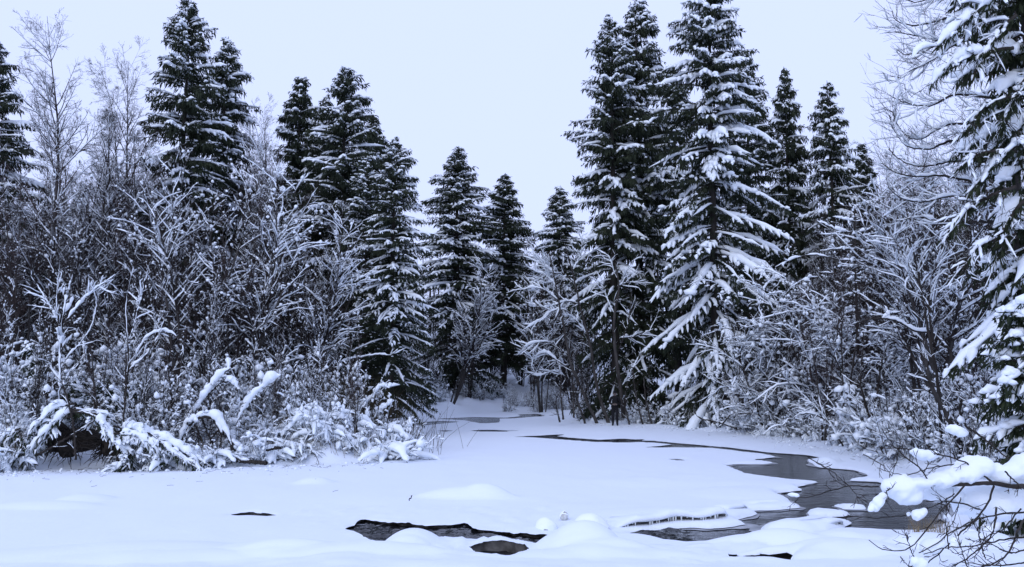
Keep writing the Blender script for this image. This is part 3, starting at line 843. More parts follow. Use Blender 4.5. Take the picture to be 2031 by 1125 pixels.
scatter(13, ['frost'], (10, 350), (38, 46), lambda p: np.interp(p, [0, 100, 250, 350], [300, 235, 225, 300]), 'tall frosted bare tree between the left spruces', 'frosted trees of the upper left', (.9, 1.2))
scatter(8, ['frost'], (470, 660), (42, 47), lambda p: np.interp(p, [470, 560, 660], [300, 290, 400]), 'tall frosted bare tree between the left spruces', 'frosted trees of the upper left', (.9, 1.2))
scatter(12, ['thin1', 'thin2', 'thin3'], (-20, 720), (27, 30), lambda p: np.interp(p, [0, 300, 720], [520, 560, 640]), 'slim bare sapling standing among the shrubs of the left shore', 'slim saplings among the left shore shrubs', (.6, .9))
scatter(34, ['deep1', 'deep2', 'birch2'], (-90, 800), (47, 64), lambda p: np.interp(p, [0, 200, 350, 560, 800], [370, 370, 330, 350, 560]), 'bare tree deep in the wood behind the left bank', 'bare trees deep in the left wood', (1, 1.5))
scatter(22, ['deep1', 'deep2', 'thin3'], (800, 1160), (72, 95), lambda p: np.interp(p, [800, 900, 1050, 1160], [620, 560, 500, 500]), 'bare tree on the snowy slope at the head of the river', 'bare trees on the river head slope', (.8, 1.2))
scatter(24, ['thin1', 'thin2', 'thin3'], (1470, 2080), (30, 46), lambda p: np.interp(p, [1470, 1600, 1750, 1900], [580, 520, 460, 350]), 'leafless young tree in the tangled thicket on the right bank', 'young trees of the right bank thicket')
scatter(34, ['deep1', 'deep2', 'birch2'], (1440, 2130), (48, 66), lambda p: np.interp(p, [1440, 1600, 1750, 1900], [480, 440, 370, 310]), 'bare tree deep in the wood behind the right bank', 'bare trees deep in the right wood', (1, 1.5))
scatter(9, ['thin1', 'thin3'], (1120, 1470), (52, 60), lambda p: 690 + 0 * p, 'thin bare stem in the dark beneath the giant spruces', 'thin stems beneath the giant spruces', (.6, .9))
def deep_spruces(n, pxr, Yr, topf, label, group):
    for i in range(n):
        px = pxr[0] + (pxr[1] - pxr[0]) * (i + rng.random()) / n
        put_spruce('ABCD'[rng.integers(4)], label, px, topf(px) + rng.uniform(-20, 60), rng.uniform(*Yr), rng.uniform(0, 6.28), rng.uniform(1, 1.3), group)
deep_spruces(24, (-60, 760), (56, 74), lambda p: np.interp(p, [0, 150, 300, 600, 760], [360, 480, 330, 360, 470]), 'dark spruce half hidden deep in the left wood', 'half hidden spruces in the left wood')
deep_spruces(20, (1460, 2100), (60, 76), lambda p: np.interp(p, [1460, 1700, 2100], [420, 420, 380]), 'dark spruce half hidden deep in the right wood', 'half hidden spruces in the right wood')
deep_spruces(7, (820, 1180), (88, 100), lambda p: 520 + 0 * p, 'far spruce closing the view above the river head', 'far spruces above the river head')
# dark wood far behind, one mass
def far_wood():
    r = np.random.default_rng(5)
    mb = MB()
    n = 420
    x = r.uniform(-75, 85, n); y = r.uniform(100, 130, n) + np.abs(x) * -.25
    g = ground(x, y)
    hh = r.uniform(7, 12, n)
    P = np.stack([np.stack([x, y, g - .5], 1), np.stack([x, y, g + hh * .5], 1), np.stack([x + r.normal(size=n) * .3, y, g + hh], 1)], 1)
    tubes(mb, P, np.stack([hh * .012, hh * .008, hh * .001], 1), 4)
    i = np.repeat(np.arange(n), 70)
    b, T = lerp_along(P[i], r.uniform(.12, 1, len(i)))
    rel = (b[:, 2] - g[i]) / hh[i]
    d = r.normal(size=b.shape); d[:, 2] = np.abs(d[:, 2]) * .5 - .1
    kites(mb, b, norm(d), (1.05 - rel) * hh[i] * r.uniform(.1, .28, len(i)), r.uniform(.02, .07, len(i)), r)
    tag(mb.obj('far_wood', M['twig'], smooth=False), kind='stuff')
far_wood()

# ------------------------------------------------------------------ shrubs along both banks
PROTO['shrub1'] = bare('snowy_shrub', '', 'shrub', seed=51, H=2.2, stems=fan(51, 16, .55, lo=.45), n1=10, l1=.34, a1=(.4, .9), n2=5, l2=.55, n3=3, n4=2, snow=1.1, r0=.022, s1=.15, puff=.2, pr=1.0, keep1=.6, keep2=.12, keep3=.03, wig=.09)
PROTO['shrub2'] = bare('snowy_shrub', '', 'shrub', seed=52, H=2.0, stems=fan(52, 20, .9, lo=.4), n1=9, l1=.36, a1=(.4, 1.0), t1=-.05, n2=4, l2=.5, n3=3, n4=2, snow=1.5, r0=.024, s1=.1, puff=.24, pr=1.0, keep1=.65, keep2=.18, keep3=.04, wig=.1)
PROTO['shrub3'] = bare('snowy_shrub', '', 'shrub', seed=53, H=2.6, stems=fan(53, 12, .4, (.25, 0), lo=.5), n1=12, l1=.3, a1=(.4, .8), n2=5, l2=.55, n3=3, n4=2, snow=1.0, r0=.020, s1=.2, puff=.2, pr=1.15, keep1=.5, keep2=.1, keep3=.02, wig=.09, twig='twig_red')
def fuse(o, vox, it):
    m = o.modifiers.new('fuse', 'REMESH'); m.mode = 'VOXEL'; m.voxel_size = vox; m.use_smooth_shade = True
    q = o.modifiers.new('soften', 'SMOOTH'); q.factor, q.iterations = .6, it
    me = bpy.data.meshes.new_from_object(o.evaluated_get(bpy.context.evaluated_depsgraph_get()))
    me.materials.clear(); me.materials.append(M['snow'])
    me.polygons.foreach_set('use_smooth', np.ones(len(me.polygons), bool)); me.update()
    o.modifiers.clear(); o.data = me
def mound_shrub(seed):
    """low shrub bowed under pillows of snow"""
    r = np.random.default_rng(seed)
    t = thing('snow_bowed_shrub', '', 'shrub')
    tr, tw, sn = bare_parts(seed=seed, H=1.3, stems=fan(seed, 18, 1.3, lo=.45), n1=8, l1=.4, t1=-.05, n2=3, n3=2, n4=1, snow=1.3, r0=.014, s1=.1, puff=.2, wig=.12)
    n = 30
    a = r.uniform(0, 6.28, n)
    f = r.uniform(.3, 1.5, n)
    st = grow(np.stack([r.normal(size=n) * .28, r.normal(size=n) * .28, r.uniform(-.1, .25, n)], 1), np.stack([f * np.cos(a), f * np.sin(a), np.full(n, .8)], 1), r.uniform(.6, 1.35, n), 10, -.17, .09, r)
    rad = r.uniform(.05, .15, (n, 1)) * np.array([.5, .7, .9, 1, 1, 1, .9, .8, .6, .25]) * r.uniform(.6, 1.35, (n, 10))
    hb = MB(); tubes(hb, st + [0, 0, .05], rad, 7, up=1.0, down=.8)
    tubes(tr, st, np.full((n, 1), .009) * np.ones(10), 4)
    b, T = lerp_along(np.repeat(st, 6, 0), r.uniform(.3, 1, n * 6))
    kites(tw, b, norm(T + r.normal(size=T.shape) * .7), r.uniform(.12, .4, n * 6), np.full(n * 6, .005), r)
    tr.obj('stems', M['bark_dark'], t); tw.obj('twigs', M['twig'], t); sn.obj('snow_cover', M['snow'], t)
    fuse(hb.obj('snow_heap', M['snow'], t), .028, 2)
    t['H'] = 1.3
    return t
PROTO['mound1'], PROTO['mound2'] = mound_shrub(61), mound_shrub(62)
def put_shrub(kind, label, px, py, h, rz, wid=1.0, group=None, dy=0.0, tilt=(0, 0)):
    src = PROTO[kind]
    p = on(px, py, .1); x, y = p[0], p[1] + dy
    x = x * y / p[1]
    s = h / src['H']
    loc, sc = (x, y, gz(x, y) - .03), (s * wid, s * wid, s)
    if not src.get('used'):
        src['used'] = 1; src['label'] = label
        if group: src['group'] = group
        src.location, src.rotation_euler, src.scale = loc, (tilt[0], tilt[1], rz), sc
        return src
    return dup(src, label, loc, rz, sc, group, tilt)
rng = np.random.default_rng(88)
shx = np.array([q[0] for q in shore_px[2:14]], float); shy = np.array([q[1] for q in shore_px[2:14]], float)
def shrub_row(n, pxr, dyr, hr, kinds, label, group, edge, wid=(.9, 1.3), skip=(0, 0)):
    for i in range(n):
        px = pxr[0] + (pxr[1] - pxr[0]) * (i + rng.random()) / n
        if skip[0] < px < skip[1]: continue
        put_shrub(kinds[rng.integers(len(kinds))], label, px, edge(px), rng.uniform(*hr), rng.uniform(0, 6.28), rng.uniform(*wid), group, rng.uniform(*dyr))
left_edge = lambda p: float(np.interp(p, shx, shy)) - 3
right_edge = lambda p: float(np.interp(p, [1090, 1150, 1260, 1400, 1480, 1550, 1620, 1700, 1770, 1830, 1900, 2031], [818, 836, 843, 851, 858, 871, 882, 897, 912, 934, 950, 980])) - 2
shrub_row(24, (-20, 800), (-.05, .8), (.5, 1.25), ['mound1', 'mound2'], 'low shrub bowed under snow at the edge of the left shore', 'snow bowed shrubs of the left shore', left_edge, (.8, 1.4), (85, 200))
shrub_row(26, (-40, 770), (1.0, 3.5), (1.3, 2.4), ['shrub1', 'shrub2', 'shrub3'], 'leafless shrub with snow puffs along the left shore', 'shrubs along the left shore', left_edge, (.9, 1.3), (70, 220))
shrub_row(24, (-60, 700), (3.5, 8), (1.8, 3.2), ['shrub1', 'shrub2', 'shrub3'], 'taller snow dusted shrub in the left bank thicket', 'taller shrubs of the left bank', left_edge)
shrub_row(26, (-30, 780), (1.0, 5.0), (.8, 1.5), ['mound1', 'mound2'], 'shrub bowed under a heap of snow a little back from the left shore', 'snow heaped shrubs back from the left shore', left_edge, (.7, 1.1), (80, 225))
shrub_row(26, (835, 1125), (.5, 9), (.9, 2.0), ['shrub1', 'shrub2', 'shrub3'], 'small snowy shrub at the head of the river', 'shrubs at the river head', lambda p: 817)
shrub_row(14, (1150, 1480), (.4, 3), (.7, 1.7), ['shrub1', 'shrub3', 'shrub2'], 'small shrub at the foot of the giant spruces', 'shrubs below the giant spruces', right_edge)
shrub_row(26, (1480, 2060), (.3, 4), (1.2, 2.6), ['shrub1', 'shrub2', 'shrub3', 'shrub2'], 'leafless shrub with snow puffs along the right shore', 'shrubs along the right shore', right_edge)
shrub_row(12, (1440, 2060), (.3, 2.5), (.6, 1.1), ['mound1', 'mound2'], 'low shrub bowed under snow at the edge of the right shore', 'snow bowed shrubs of the right shore', right_edge)
shrub_row(16, (1480, 2060), (4, 9), (2.0, 3.4), ['shrub1', 'shrub2', 'shrub3'], 'taller snow dusted shrub in the right bank thicket', 'taller shrubs of the right bank', right_edge)

# ------------------------------------------------------------------ hand placed limbs
def spline(P, n):
    P = np.asarray(P, float)
    Q = np.concatenate([[2 * P[0] - P[1]], P, [2 * P[-1] - P[-2]]])
    seg = np.linalg.norm(np.diff(P, axis=0), axis=1)
    c = np.concatenate([[0], np.cumsum(seg)])
    u = np.linspace(0, c[-1], n)
    i = np.clip(np.searchsorted(c, u, 'right') - 1, 0, len(P) - 2)
    t = ((u - c[i]) / np.maximum(seg[i], 1e-9))[:, None]
    a, b, d, e = Q[i], Q[i + 1], Q[i + 2], Q[i + 3]
    return .5 * (2 * b + (d - a) * t + (2 * a - 5 * b + 4 * d - e) * t ** 2 + (3 * b - a - 3 * d + e) * t ** 3)
def limb_into(parent, name, pts, r0, r1, rng, snow=.1, span=(0, 1), twigs=8, tl=.35, bark='bark_dark', wig=.01, n=34, tw_snow=.5, k=7, trop=.05, up=.9, needles=0, broken=True):
    """one limb through points (px, py, Y): bark, side twigs, and the snow lying on it"""
    P = spline([at(*q) for q in pts], n)
    L = np.linalg.norm(np.diff(P, axis=0), axis=1).sum()
    P[1:-1] += rng.normal(size=(n - 2, 3)) * wig
    R = np.linspace(r0, r1, n) * rng.uniform(.9, 1.1, n)
    mb = MB(); tubes(mb, P, R, k)
    o = mb.obj(name, M[bark], parent)
    sn = MB()
    if needles:
        b, T = lerp_along(np.repeat(P[None], needles, 0), rng.uniform(.02, 1, needles))
        sd = norm(np.cross(T, [0, 0, 1.0])) * rng.uniform(-1, 1, (needles, 1))
        nb = MB()
        b = b + sd * .16 + np.array([0, 0, -.02])
        kites(nb, b, norm(T * .5 + sd * .8 + np.array([0, 0, -.9]) + rng.normal(size=b.shape) * .3), rng.uniform(.08, .30, needles), rng.uniform(.010, .022, needles), rng)
        nb.obj('needles', M['needle_near'], o, smooth=False)
    if twigs:
        s = rng.uniform(.1, 1, twigs)
        b, T = lerp_along(np.repeat(P[None], twigs, 0), s)
        tp = grow(b, side_dirs(T, rng.uniform(.4, 1.1, twigs), rng), tl * rng.uniform(.5, 1.3, twigs), 6, trop, .12, rng)
        rt = np.maximum(r1 * .6, .004) * np.linspace(1, .4, 6)[None] * np.ones((twigs, 1))
        tb = MB(); tubes(tb, tp, rt, 3)
        m = twigs * 3
        b2, T2 = lerp_along(np.repeat(tp, 3, 0), rng.uniform(.2, 1, m))
        tp2 = grow(b2, side_dirs(T2, rng.uniform(.4, 1.0, m), rng), tl * .45 * rng.uniform(.5, 1.3, m), 4, trop, .15, rng)
        ribbons(tb, tp2, np.repeat(rt[:1, :4] * .8, m, 0), rng)
        tag(tb.obj('twigs', M['twig'], o), kind='stuff')
        snow_strips(sn, tp, np.full((twigs, 6), snow * .4), rng, 4, keep=tw_snow)
        snow_strips(sn, tp2, np.full((m, 4), snow * .25), rng, 3, keep=tw_snow)
        if sn.n and not snow: sn = MB()
    if snow:
        a, b = int(span[0] * (n - 1)), int(span[1] * (n - 1)) + 1
        u = np.linspace(0, 1, b - a)
        prof = np.clip(np.minimum(u, 1 - u) * 7, .25, 1) * (1 + .40 * vnoise(u * L * 3.0, u * 0, int(rng.integers(999))) + .30 * vnoise(u * L * 9.0, u * 0, int(rng.integers(999))))
        T = norm(np.gradient(P, axis=0))[a:b]
        hz = np.sqrt(np.maximum(1 - T[:, 2] ** 2, 0))
        gate = np.clip((vnoise(u * L * 1.7 + 5, u * 0, int(rng.integers(999))) + .55) * 2.2, .12, 1)
        if not broken: gate = np.maximum(gate, .8)
        snow = snow * .72
        prof = prof * np.clip(hz * 1.25, .25, 1) * gate
        Q = P[a:b].copy()
        Q[:, 2] += (R[a:b] * .5 + snow * prof * .55) * np.clip(hz * 1.2, 0, 1)
        Q[:, 1] -= snow * .35 * (1 - hz)
        tubes(sn, Q, (snow * prof), 7, up=up, down=.75)
        blobs(sn, np.stack([Q[0], Q[-1]]), snow * .6 * prof[[0, -1]], rng, 2, jit=.08, flat=.9)
    if sn.n: sn.obj('snow_cover', M['snow'], o)
    return o
def limb(name, label, cat, pts, r0, r1, seed, group=None, **kw):
    """a single limb that is a thing of its own"""
    r = np.random.default_rng(seed)
    t = thing(name, label, cat, tuple(at(*pts[0])), group=group)
    o = limb_into(None, kw.pop('part', 'limb'), pts, r0, r1, r, **kw)
    o.parent = t; o.location = -t.location
    return t
def limbs(name, label, cat, base, lst, seed, **kw):
    r = np.random.default_rng(seed)
    t = thing(name, label, cat, tuple(at(*base)))
    for q in lst:
        k = dict(kw); k.update(q[3] if len(q) > 3 else {})
        o = limb_into(None, k.pop('part', 'limb'), q[0], q[1], q[2], r, **k)
        o.parent = t; o.location = -t.location
    return t
def Yz(pts, Y): return [(a, b, Y) for a, b in pts]

# left bank
limbs('fallen_branch', 'thick bent branch wrapped in snow, two curved arms rising beside the root arch', 'branch', (372, 880, 27), [
    (Yz([(365, 885), (385, 820), (415, 772), (440, 742), (456, 731)], 27), .045, .03, dict(snow=.24, broken=False)),
    (Yz([(410, 785), (432, 762), (455, 757), (474, 772)], 27.1), .05, .03, dict(snow=.20, broken=False))], 1, twigs=5)
limbs('root_arch', 'dark arched root with snow on top and a black hollow below', 'root', (360, 885, 26.6), [
    (Yz([(352, 892), (368, 850), (398, 828), (430, 834), (452, 862), (462, 893)], 26.6), .06, .05, dict(snow=.21, span=(.05, .95), broken=False)),
    (Yz([(385, 838), (395, 866), (390, 890)], 26.7), .03, .02, dict(snow=0)), (Yz([(425, 832), (438, 862), (436, 890)], 26.7), .035, .02, dict(snow=0)),
    (Yz([(440, 845), (420, 870), (415, 892)], 26.8), .03, .02, dict(snow=0)), (Yz([(400, 830), (412, 860), (425, 885)], 26.9), .03, .02, dict(snow=0))], 2, twigs=6)
limbs('snowy_sapling', 'white sapling plastered with snow from base to tip on the far left', 'sapling', (125, 800, 27.5), [
    (Yz([(118, 800), (120, 700), (128, 610), (145, 545)], 27.5), .03, .012, dict(snow=.19, up=1.2)),
    (Yz([(122, 690), (112, 620), (118, 520)], 27.5), .025, .01, dict(snow=.07)),
    (Yz([(128, 640), (170, 590), (228, 545)], 27.4), .022, .008, dict(snow=.08)),
    (Yz([(122, 650), (95, 600), (70, 560)], 27.5), .02, .008, dict(snow=.06)),
    (Yz([(124, 720), (180, 650), (196, 570)], 27.6), .02, .008, dict(snow=.06))], 3, twigs=10, tl=.6, tw_snow=.7)
limbs('snowy_sapling', 'forked sapling with snow filled forks right of the plastered sapling', 'sapling', (250, 800, 27.8), [
    (Yz([(248, 805), (254, 700), (250, 610), (262, 540)], 27.8), .028, .01, dict(snow=.07)),
    (Yz([(253, 690), (272, 620), (292, 538)], 27.8), .02, .008, dict(snow=.07)),
    (Yz([(250, 740), (300, 690), (340, 600)], 27.8), .02, .008, dict(snow=.05))], 4, twigs=9, tl=.55, tw_snow=.6)
limb('bowed_limb', 'bowed limb arching over with a white back in the left thicket', 'branch', Yz([(262, 740), (276, 690), (305, 662), (335, 660), (362, 682), (388, 740)], 28.2), .035, .015, 5, snow=.09, twigs=14)
limb('snowy_stub', 'short leaning stub capped with snow left of the root arch', 'branch', Yz([(280, 800), (290, 768), (303, 742)], 26.6), .03, .02, 6, snow=.16, twigs=2)
limb('fallen_branch', 'snow heaped branch slanting up right of the root arch', 'branch', Yz([(468, 840), (490, 800), (520, 768), (556, 745)], 27.4), .03, .012, 7, snow=.22, twigs=8, broken=False)
limb('fallen_branch', 'long low branch crossing before the skirt of the river bend spruce', 'branch', Yz([(655, 722), (700, 712), (745, 704), (776, 704), (806, 690)], 35), .03, .012, 8, snow=.07, twigs=8)
limb('fallen_branch', 'two short white sticks slanting at the tip of the left shore', 'branch', Yz([(735, 838), (758, 812), (780, 796)], 30.5), .02, .012, 9, snow=.2, twigs=4)
limb('fallen_branch', 'white crooked stick standing out of the shrubs near the shore tip', 'branch', Yz([(700, 820), (735, 790), (752, 768), (772, 770)], 31), .02, .012, 10, snow=.18, twigs=4)
limb('sunken_log', 'dark log end showing under the snow rim of the left shore', 'log', Yz([(466, 912), (485, 915), (508, 917), (528, 919)], 26.4), .055, .06, 11, snow=.07, span=(.0, .5), twigs=0)
limb('sunken_log', 'dark log end poking from the snow above the shore, right of the root arch', 'log', Yz([(528, 893), (540, 890), (556, 888)], 27.0), .05, .04, 12, snow=.07, span=(.0, .6), twigs=0)
for i, (x0, y0, x1, y1, Y, lab) in enumerate([(70, 905, 205, 822, 25.2, 'dark bare pole leaning right inside the black hollow'), (150, 912, 128, 770, 25.0, 'dark upright stick rising from the black hollow'),
        (250, 905, 205, 845, 25.2, 'dark stick leaning left at the right end of the hollow'), (232, 915, 250, 700, 25.3, 'crooked dark sapling right of the black hollow'), (100, 900, 90, 780, 25.6, 'dark stick left in the black hollow')]):
    limb('bare_pole', lab, 'pole', Yz([(x0, y0), ((x0 + x1) / 2 + 6, (y0 + y1) / 2), (x1, y1)], Y), .035, .02, 20 + i, snow=.035, twigs=5, tl=.5)

rr = np.random.default_rng(97)
def shade_mass(label, px, py, Y, rx, rz, seed):  # added dark lump with twigs, makes the hollow read as deep shade
    p = at(px, py, Y); r = np.random.default_rng(seed)
    V, Fc = ICO[3]
    n = vnoise(V[:, 0] * 2.2 + seed, V[:, 2] * 2.2, seed) + .5 * vnoise(V[:, 0] * 6, V[:, 2] * 6 + V[:, 1] * 5, seed + 1)
    t = thing('shade_mass', label, 'root', tuple(p))
    a = MB(); a.add(V * (1 + .42 * n)[:, None] * [rx, .35, rz], Fc); a.obj('shade_core', M['shade_core'], t)
    k = 150
    th = r.uniform(0, 6.28, k); b = np.stack([np.cos(th) * rx * .8, r.uniform(-.3, -.05, k), np.sin(th) * rz * .8], 1) * r.uniform(.3, 1, (k, 1))
    d = b * [1.2, .6, 1.2] + r.normal(size=(k, 3)) * .25 + [0, -.25, 0]
    c = MB(); tubes(c, grow(b, d, r.uniform(.2, .65, k), 7, -.06, .22, r), np.linspace(.018, .004, 7)[None] * r.uniform(.5, 1.4, (k, 1)), 4)
    tag(c.obj('filler_twigs', M['bark_dark'], t), kind='stuff')
shade_mass('black mass added as shade in the hollow under the snowy shrubs, far left', 135, 872, 25.9, .72, .50, 1)
shade_mass('smaller dark mass added as shade just right of the black hollow', 222, 884, 25.8, .38, .32, 2)
for i, (pts, sw, lab) in enumerate([([(150, 800), (110, 822), (75, 862), (48, 915)], .17, 'snowy spruce bough drooping over the left side of the black hollow'), ([(140, 806), (190, 815), (228, 850), (262, 905)], .19, 'snowy spruce bough drooping over the right side of the black hollow'),
        ([(225, 845), (262, 858), (292, 885), (312, 925)], .18, 'snow buried bough slanting to the ice right of the black hollow'), ([(262, 850), (310, 862), (352, 890), (398, 926)], .19, 'long snow buried bough sloping to the ice below the root arch'),
        ([(255, 880), (240, 900), (228, 922)], .12, 'short snowy bough tip touching the ice beside the black hollow'), ([(40, 850), (20, 870), (5, 912)], .16, 'snowy bough drooping at the left end of the shore')]):
    t = thing('fallen_bough', lab, 'branch', tuple(at(*pts[0], 25.2)))
    for j in range(4):
        sp = rr.normal(size=(len(pts), 2)) * 9
        sp[0] = 0
        o = limb_into(None, 'bough', Yz([(a + u, b + v + j * 5) for (a, b), (u, v) in zip(pts, sp)], 25.2 + rr.uniform(-.25, .35)), .03, .012, rr, snow=sw * rr.uniform(.5, 1.1), span=(.05, .97), twigs=14, tl=.38, trop=-.10, tw_snow=.6, needles=90, up=1.0)
        o.parent = t; o.location = -t.location
# right bank
snag = [([(1708, 800), (1702, 690), (1697, 560), (1694, 408)], .075, .03, dict(snow=0, part='trunk', twigs=6))]
for pts, sw in (([(1694, 414), (1680, 409), (1664, 408)], .11), ([(1694, 416), (1700, 410), (1708, 412)], .11), ([(1695, 440), (1675, 436), (1652, 430)], .10), ([(1695, 440), (1712, 438), (1730, 441)], .10),
        ([(1696, 462), (1664, 458), (1638, 446), (1614, 436)], .10), ([(1696, 464), (1710, 459), (1725, 455)], .10), ([(1698, 496), (1662, 494), (1627, 498)], .10), ([(1698, 498), (1714, 494)], .09),
        ([(1739, 518), (1700, 518), (1664, 515), (1614, 506), (1575, 513), (1538, 530)], .10), ([(1700, 545), (1660, 543), (1624, 540)], .10), ([(1700, 545), (1716, 541)], .09), ([(1703, 585), (1680, 572), (1654, 558)], .10), ([(1704, 598), (1672, 599)], .10)):
    snag.append((Yz(pts, 36) if len(pts) > 2 else Yz([pts[0], ((pts[0][0] + pts[1][0]) / 2, (pts[0][1] + pts[1][1]) / 2 + 2), pts[1]], 36), .03, .015, dict(snow=sw, part='limb', twigs=3, tl=.3)))
snag[0] = (Yz(snag[0][0], 36),) + snag[0][1:]
limbs('dead_tree', 'dead tree stacked with level white slabs of snow, right of the ragged spruce', 'tree', (1708, 800, 36), snag, 30)
limbs('arched_limb', 'arched limb with a thick wavy snow back in the middle of the right bank', 'branch', (1884, 694, 26), [
    (Yz([(1700, 641), (1740, 631), (1780, 637), (1815, 656), (1850, 662), (1884, 694)], 26), .025, .035, dict(snow=.085)),
    (Yz([(1750, 633), (1765, 622), (1790, 618)], 26), .02, .01, dict(snow=.08)), (Yz([(1884, 694), (1900, 760), (1905, 830), (1902, 890)], 26), .04, .06, dict(snow=0, part='trunk'))], 31, twigs=8)
limbs('leaning_trunk', 'dark trunk leaning left with snow along its upper side, near the right shore', 'tree', (1912, 906, 23.5), [
    (Yz([(1914, 912), (1880, 830), (1845, 760), (1836, 712)], 23.5), .085, .045, dict(snow=.075, span=(.05, .95), bark='bark', part='trunk')),
    (Yz([(1848, 765), (1832, 740), (1822, 705)], 23.4), .03, .015, dict(snow=.06))], 32, twigs=7, tl=.6)
limbs('fallen_branch', 'crooked white dead branch lying on the ice below the snow laden spruce', 'branch', (1460, 852, 42.5), [
    (Yz([(1376, 816), (1390, 830), (1425, 838), (1462, 850)], 42.5), .03, .04, dict(snow=.10)),
    (Yz([(1432, 842), (1452, 820), (1472, 802)], 42.4), .03, .02, dict(snow=.09))], 33, twigs=5)
limbs('fallen_branch', 'snow heaped branch bending over the ice left of the leaning trunk', 'branch', (1640, 880, 33), [
    (Yz([(1672, 885), (1640, 835), (1600, 820), (1570, 828), (1548, 846)], 33), .035, .012, dict(snow=.09)),
    (Yz([(1640, 838), (1615, 805), (1585, 790)], 33), .02, .01, dict(snow=.06))], 34, twigs=14, tl=.9, trop=-.06)
limbs('leaning_trunk', 'two crossed dark poles leaning together in the right thicket', 'tree', (1745, 895, 30), [
    (Yz([(1752, 898), (1722, 820), (1702, 745)], 30), .05, .03, dict(snow=.05)), (Yz([(1708, 880), (1735, 800), (1752, 700)], 30.3), .05, .025, dict(snow=.03))], 35, twigs=8, tl=.6)
limbs('forked_tree', 'dark forked tree with snow in its forks below the near conifer', 'tree', (1880, 900, 25), [
    (Yz([(1868, 880), (1860, 760), (1835, 620), (1812, 500), (1800, 470)], 25), .06, .02, dict(snow=.05)),
    (Yz([(1850, 680), (1842, 580), (1868, 500), (1876, 470)], 25), .04, .015, dict(snow=.06)),
    (Yz([(1822, 560), (1790, 500), (1766, 462)], 25), .03, .01, dict(snow=.07)),
    (Yz([(1850, 620), (1800, 540), (1760, 518)], 25), .03, .01, dict(snow=.06))], 36, twigs=16, tl=.8, tw_snow=.6)
def z7(l): return [(1000 + u / 2.8125, 500 + v / 2.8125) for u, v in l]
LA = [([(590,975),(520,760),(480,520),(430,330),(390,150),(340,-40)], .11, .03, dict(part='trunk', snow=.05)), ([(520,965),(430,760),(370,620),(340,450),(310,300),(280,140),(250,0)], .10, .03, dict(part='trunk', snow=.05)),
    ([(455,965),(400,800),(372,640),(360,540)], .07, .03, dict(part='trunk', snow=.03)), ([(430,420),(350,330),(270,330),(200,380),(100,440)], .04, .012, {}), ([(420,290),(350,275),(270,300),(200,310),(120,280)], .04, .012, {}),
    ([(340,590),(270,510),(180,505),(90,540)], .035, .012, {}), ([(350,640),(290,600),(220,560),(150,600)], .035, .012, {}), ([(310,280),(240,220),(170,200),(90,210)], .035, .012, {}), ([(300,200),(230,130),(170,110)], .03, .01, {}),
    ([(395,170),(330,120),(270,110),(200,60)], .035, .012, {}), ([(470,470),(420,400),(380,380)], .03, .01, {}), ([(280,120),(200,40),(150,10)], .03, .01, {}), ([(380,110),(420,20),(440,-60)], .03, .01, {}), ([(355,700),(280,660),(200,690),(150,680)], .03, .01, {})]
limbs('alder_tree', 'alder with several dark trunks leaning left and arching snowy limbs, beside the person', 'tree', (1205, 845, 51.5),
      [(Yz(z7(p), 51.5 + .15 * i), a, b, dict(dict(snow=.13, twigs=14, tl=1.0, tw_snow=.7), **d)) for i, (p, a, b, d) in enumerate(LA)], 51, bark='bark')
LD = [([(668,925),(640,700),(615,500),(615,350),(640,200),(620,60)], .13, .04, dict(part='trunk', snow=.03)), ([(640,540),(690,400),(712,250)], .05, .02, dict(snow=.06)), ([(620,360),(570,250),(540,140)], .03, .01, {}),
    ([(632,190),(690,170),(750,175)], .03, .01, {}), ([(645,480),(740,470),(830,430)], .035, .015, dict(snow=.12)), ([(640,210),(680,110),(730,30)], .03, .01, {}), ([(618,130),(590,40),(560,0)], .03, .01, {}), ([(650,760),(720,640),(760,560)], .03, .01, {})]
limbs('alder_tree', 'straight alder trunk standing just in front of the person, forked halfway up', 'tree', (1237, 838, 50.0),
      [(Yz(z7(p), 50.0 + .1 * i), a, b, dict(dict(snow=.10, twigs=12, tl=.9, tw_snow=.7), **d)) for i, (p, a, b, d) in enumerate(LD)], 52, bark='bark')
for i, (p, lab) in enumerate([([(700,970),(672,840),(690,720)], 'thin crooked stem right of the person'), ([(775,972),(735,800),(715,640)], 'grey slanting stem left of the snow laden spruce skirt'), ([(825,975),(790,820),(778,700)], 'dark slanting stem at the skirt of the snow laden spruce'),
        ([(330,935),(318,820),(316,700)], 'thin upright stem at the left foot of the leaning alder'), ([(310,950),(290,850),(296,800)], 'bent black stem left of the leaning alder'), ([(390,925),(384,800),(380,700)], 'short straight stem behind the leaning alder')]):
    limb('slim_sapling', lab, 'sapling', Yz(z7(p), 49.5), .055, .03, 53 + i, snow=.04, twigs=8, tl=.6, bark='bark')
A = []
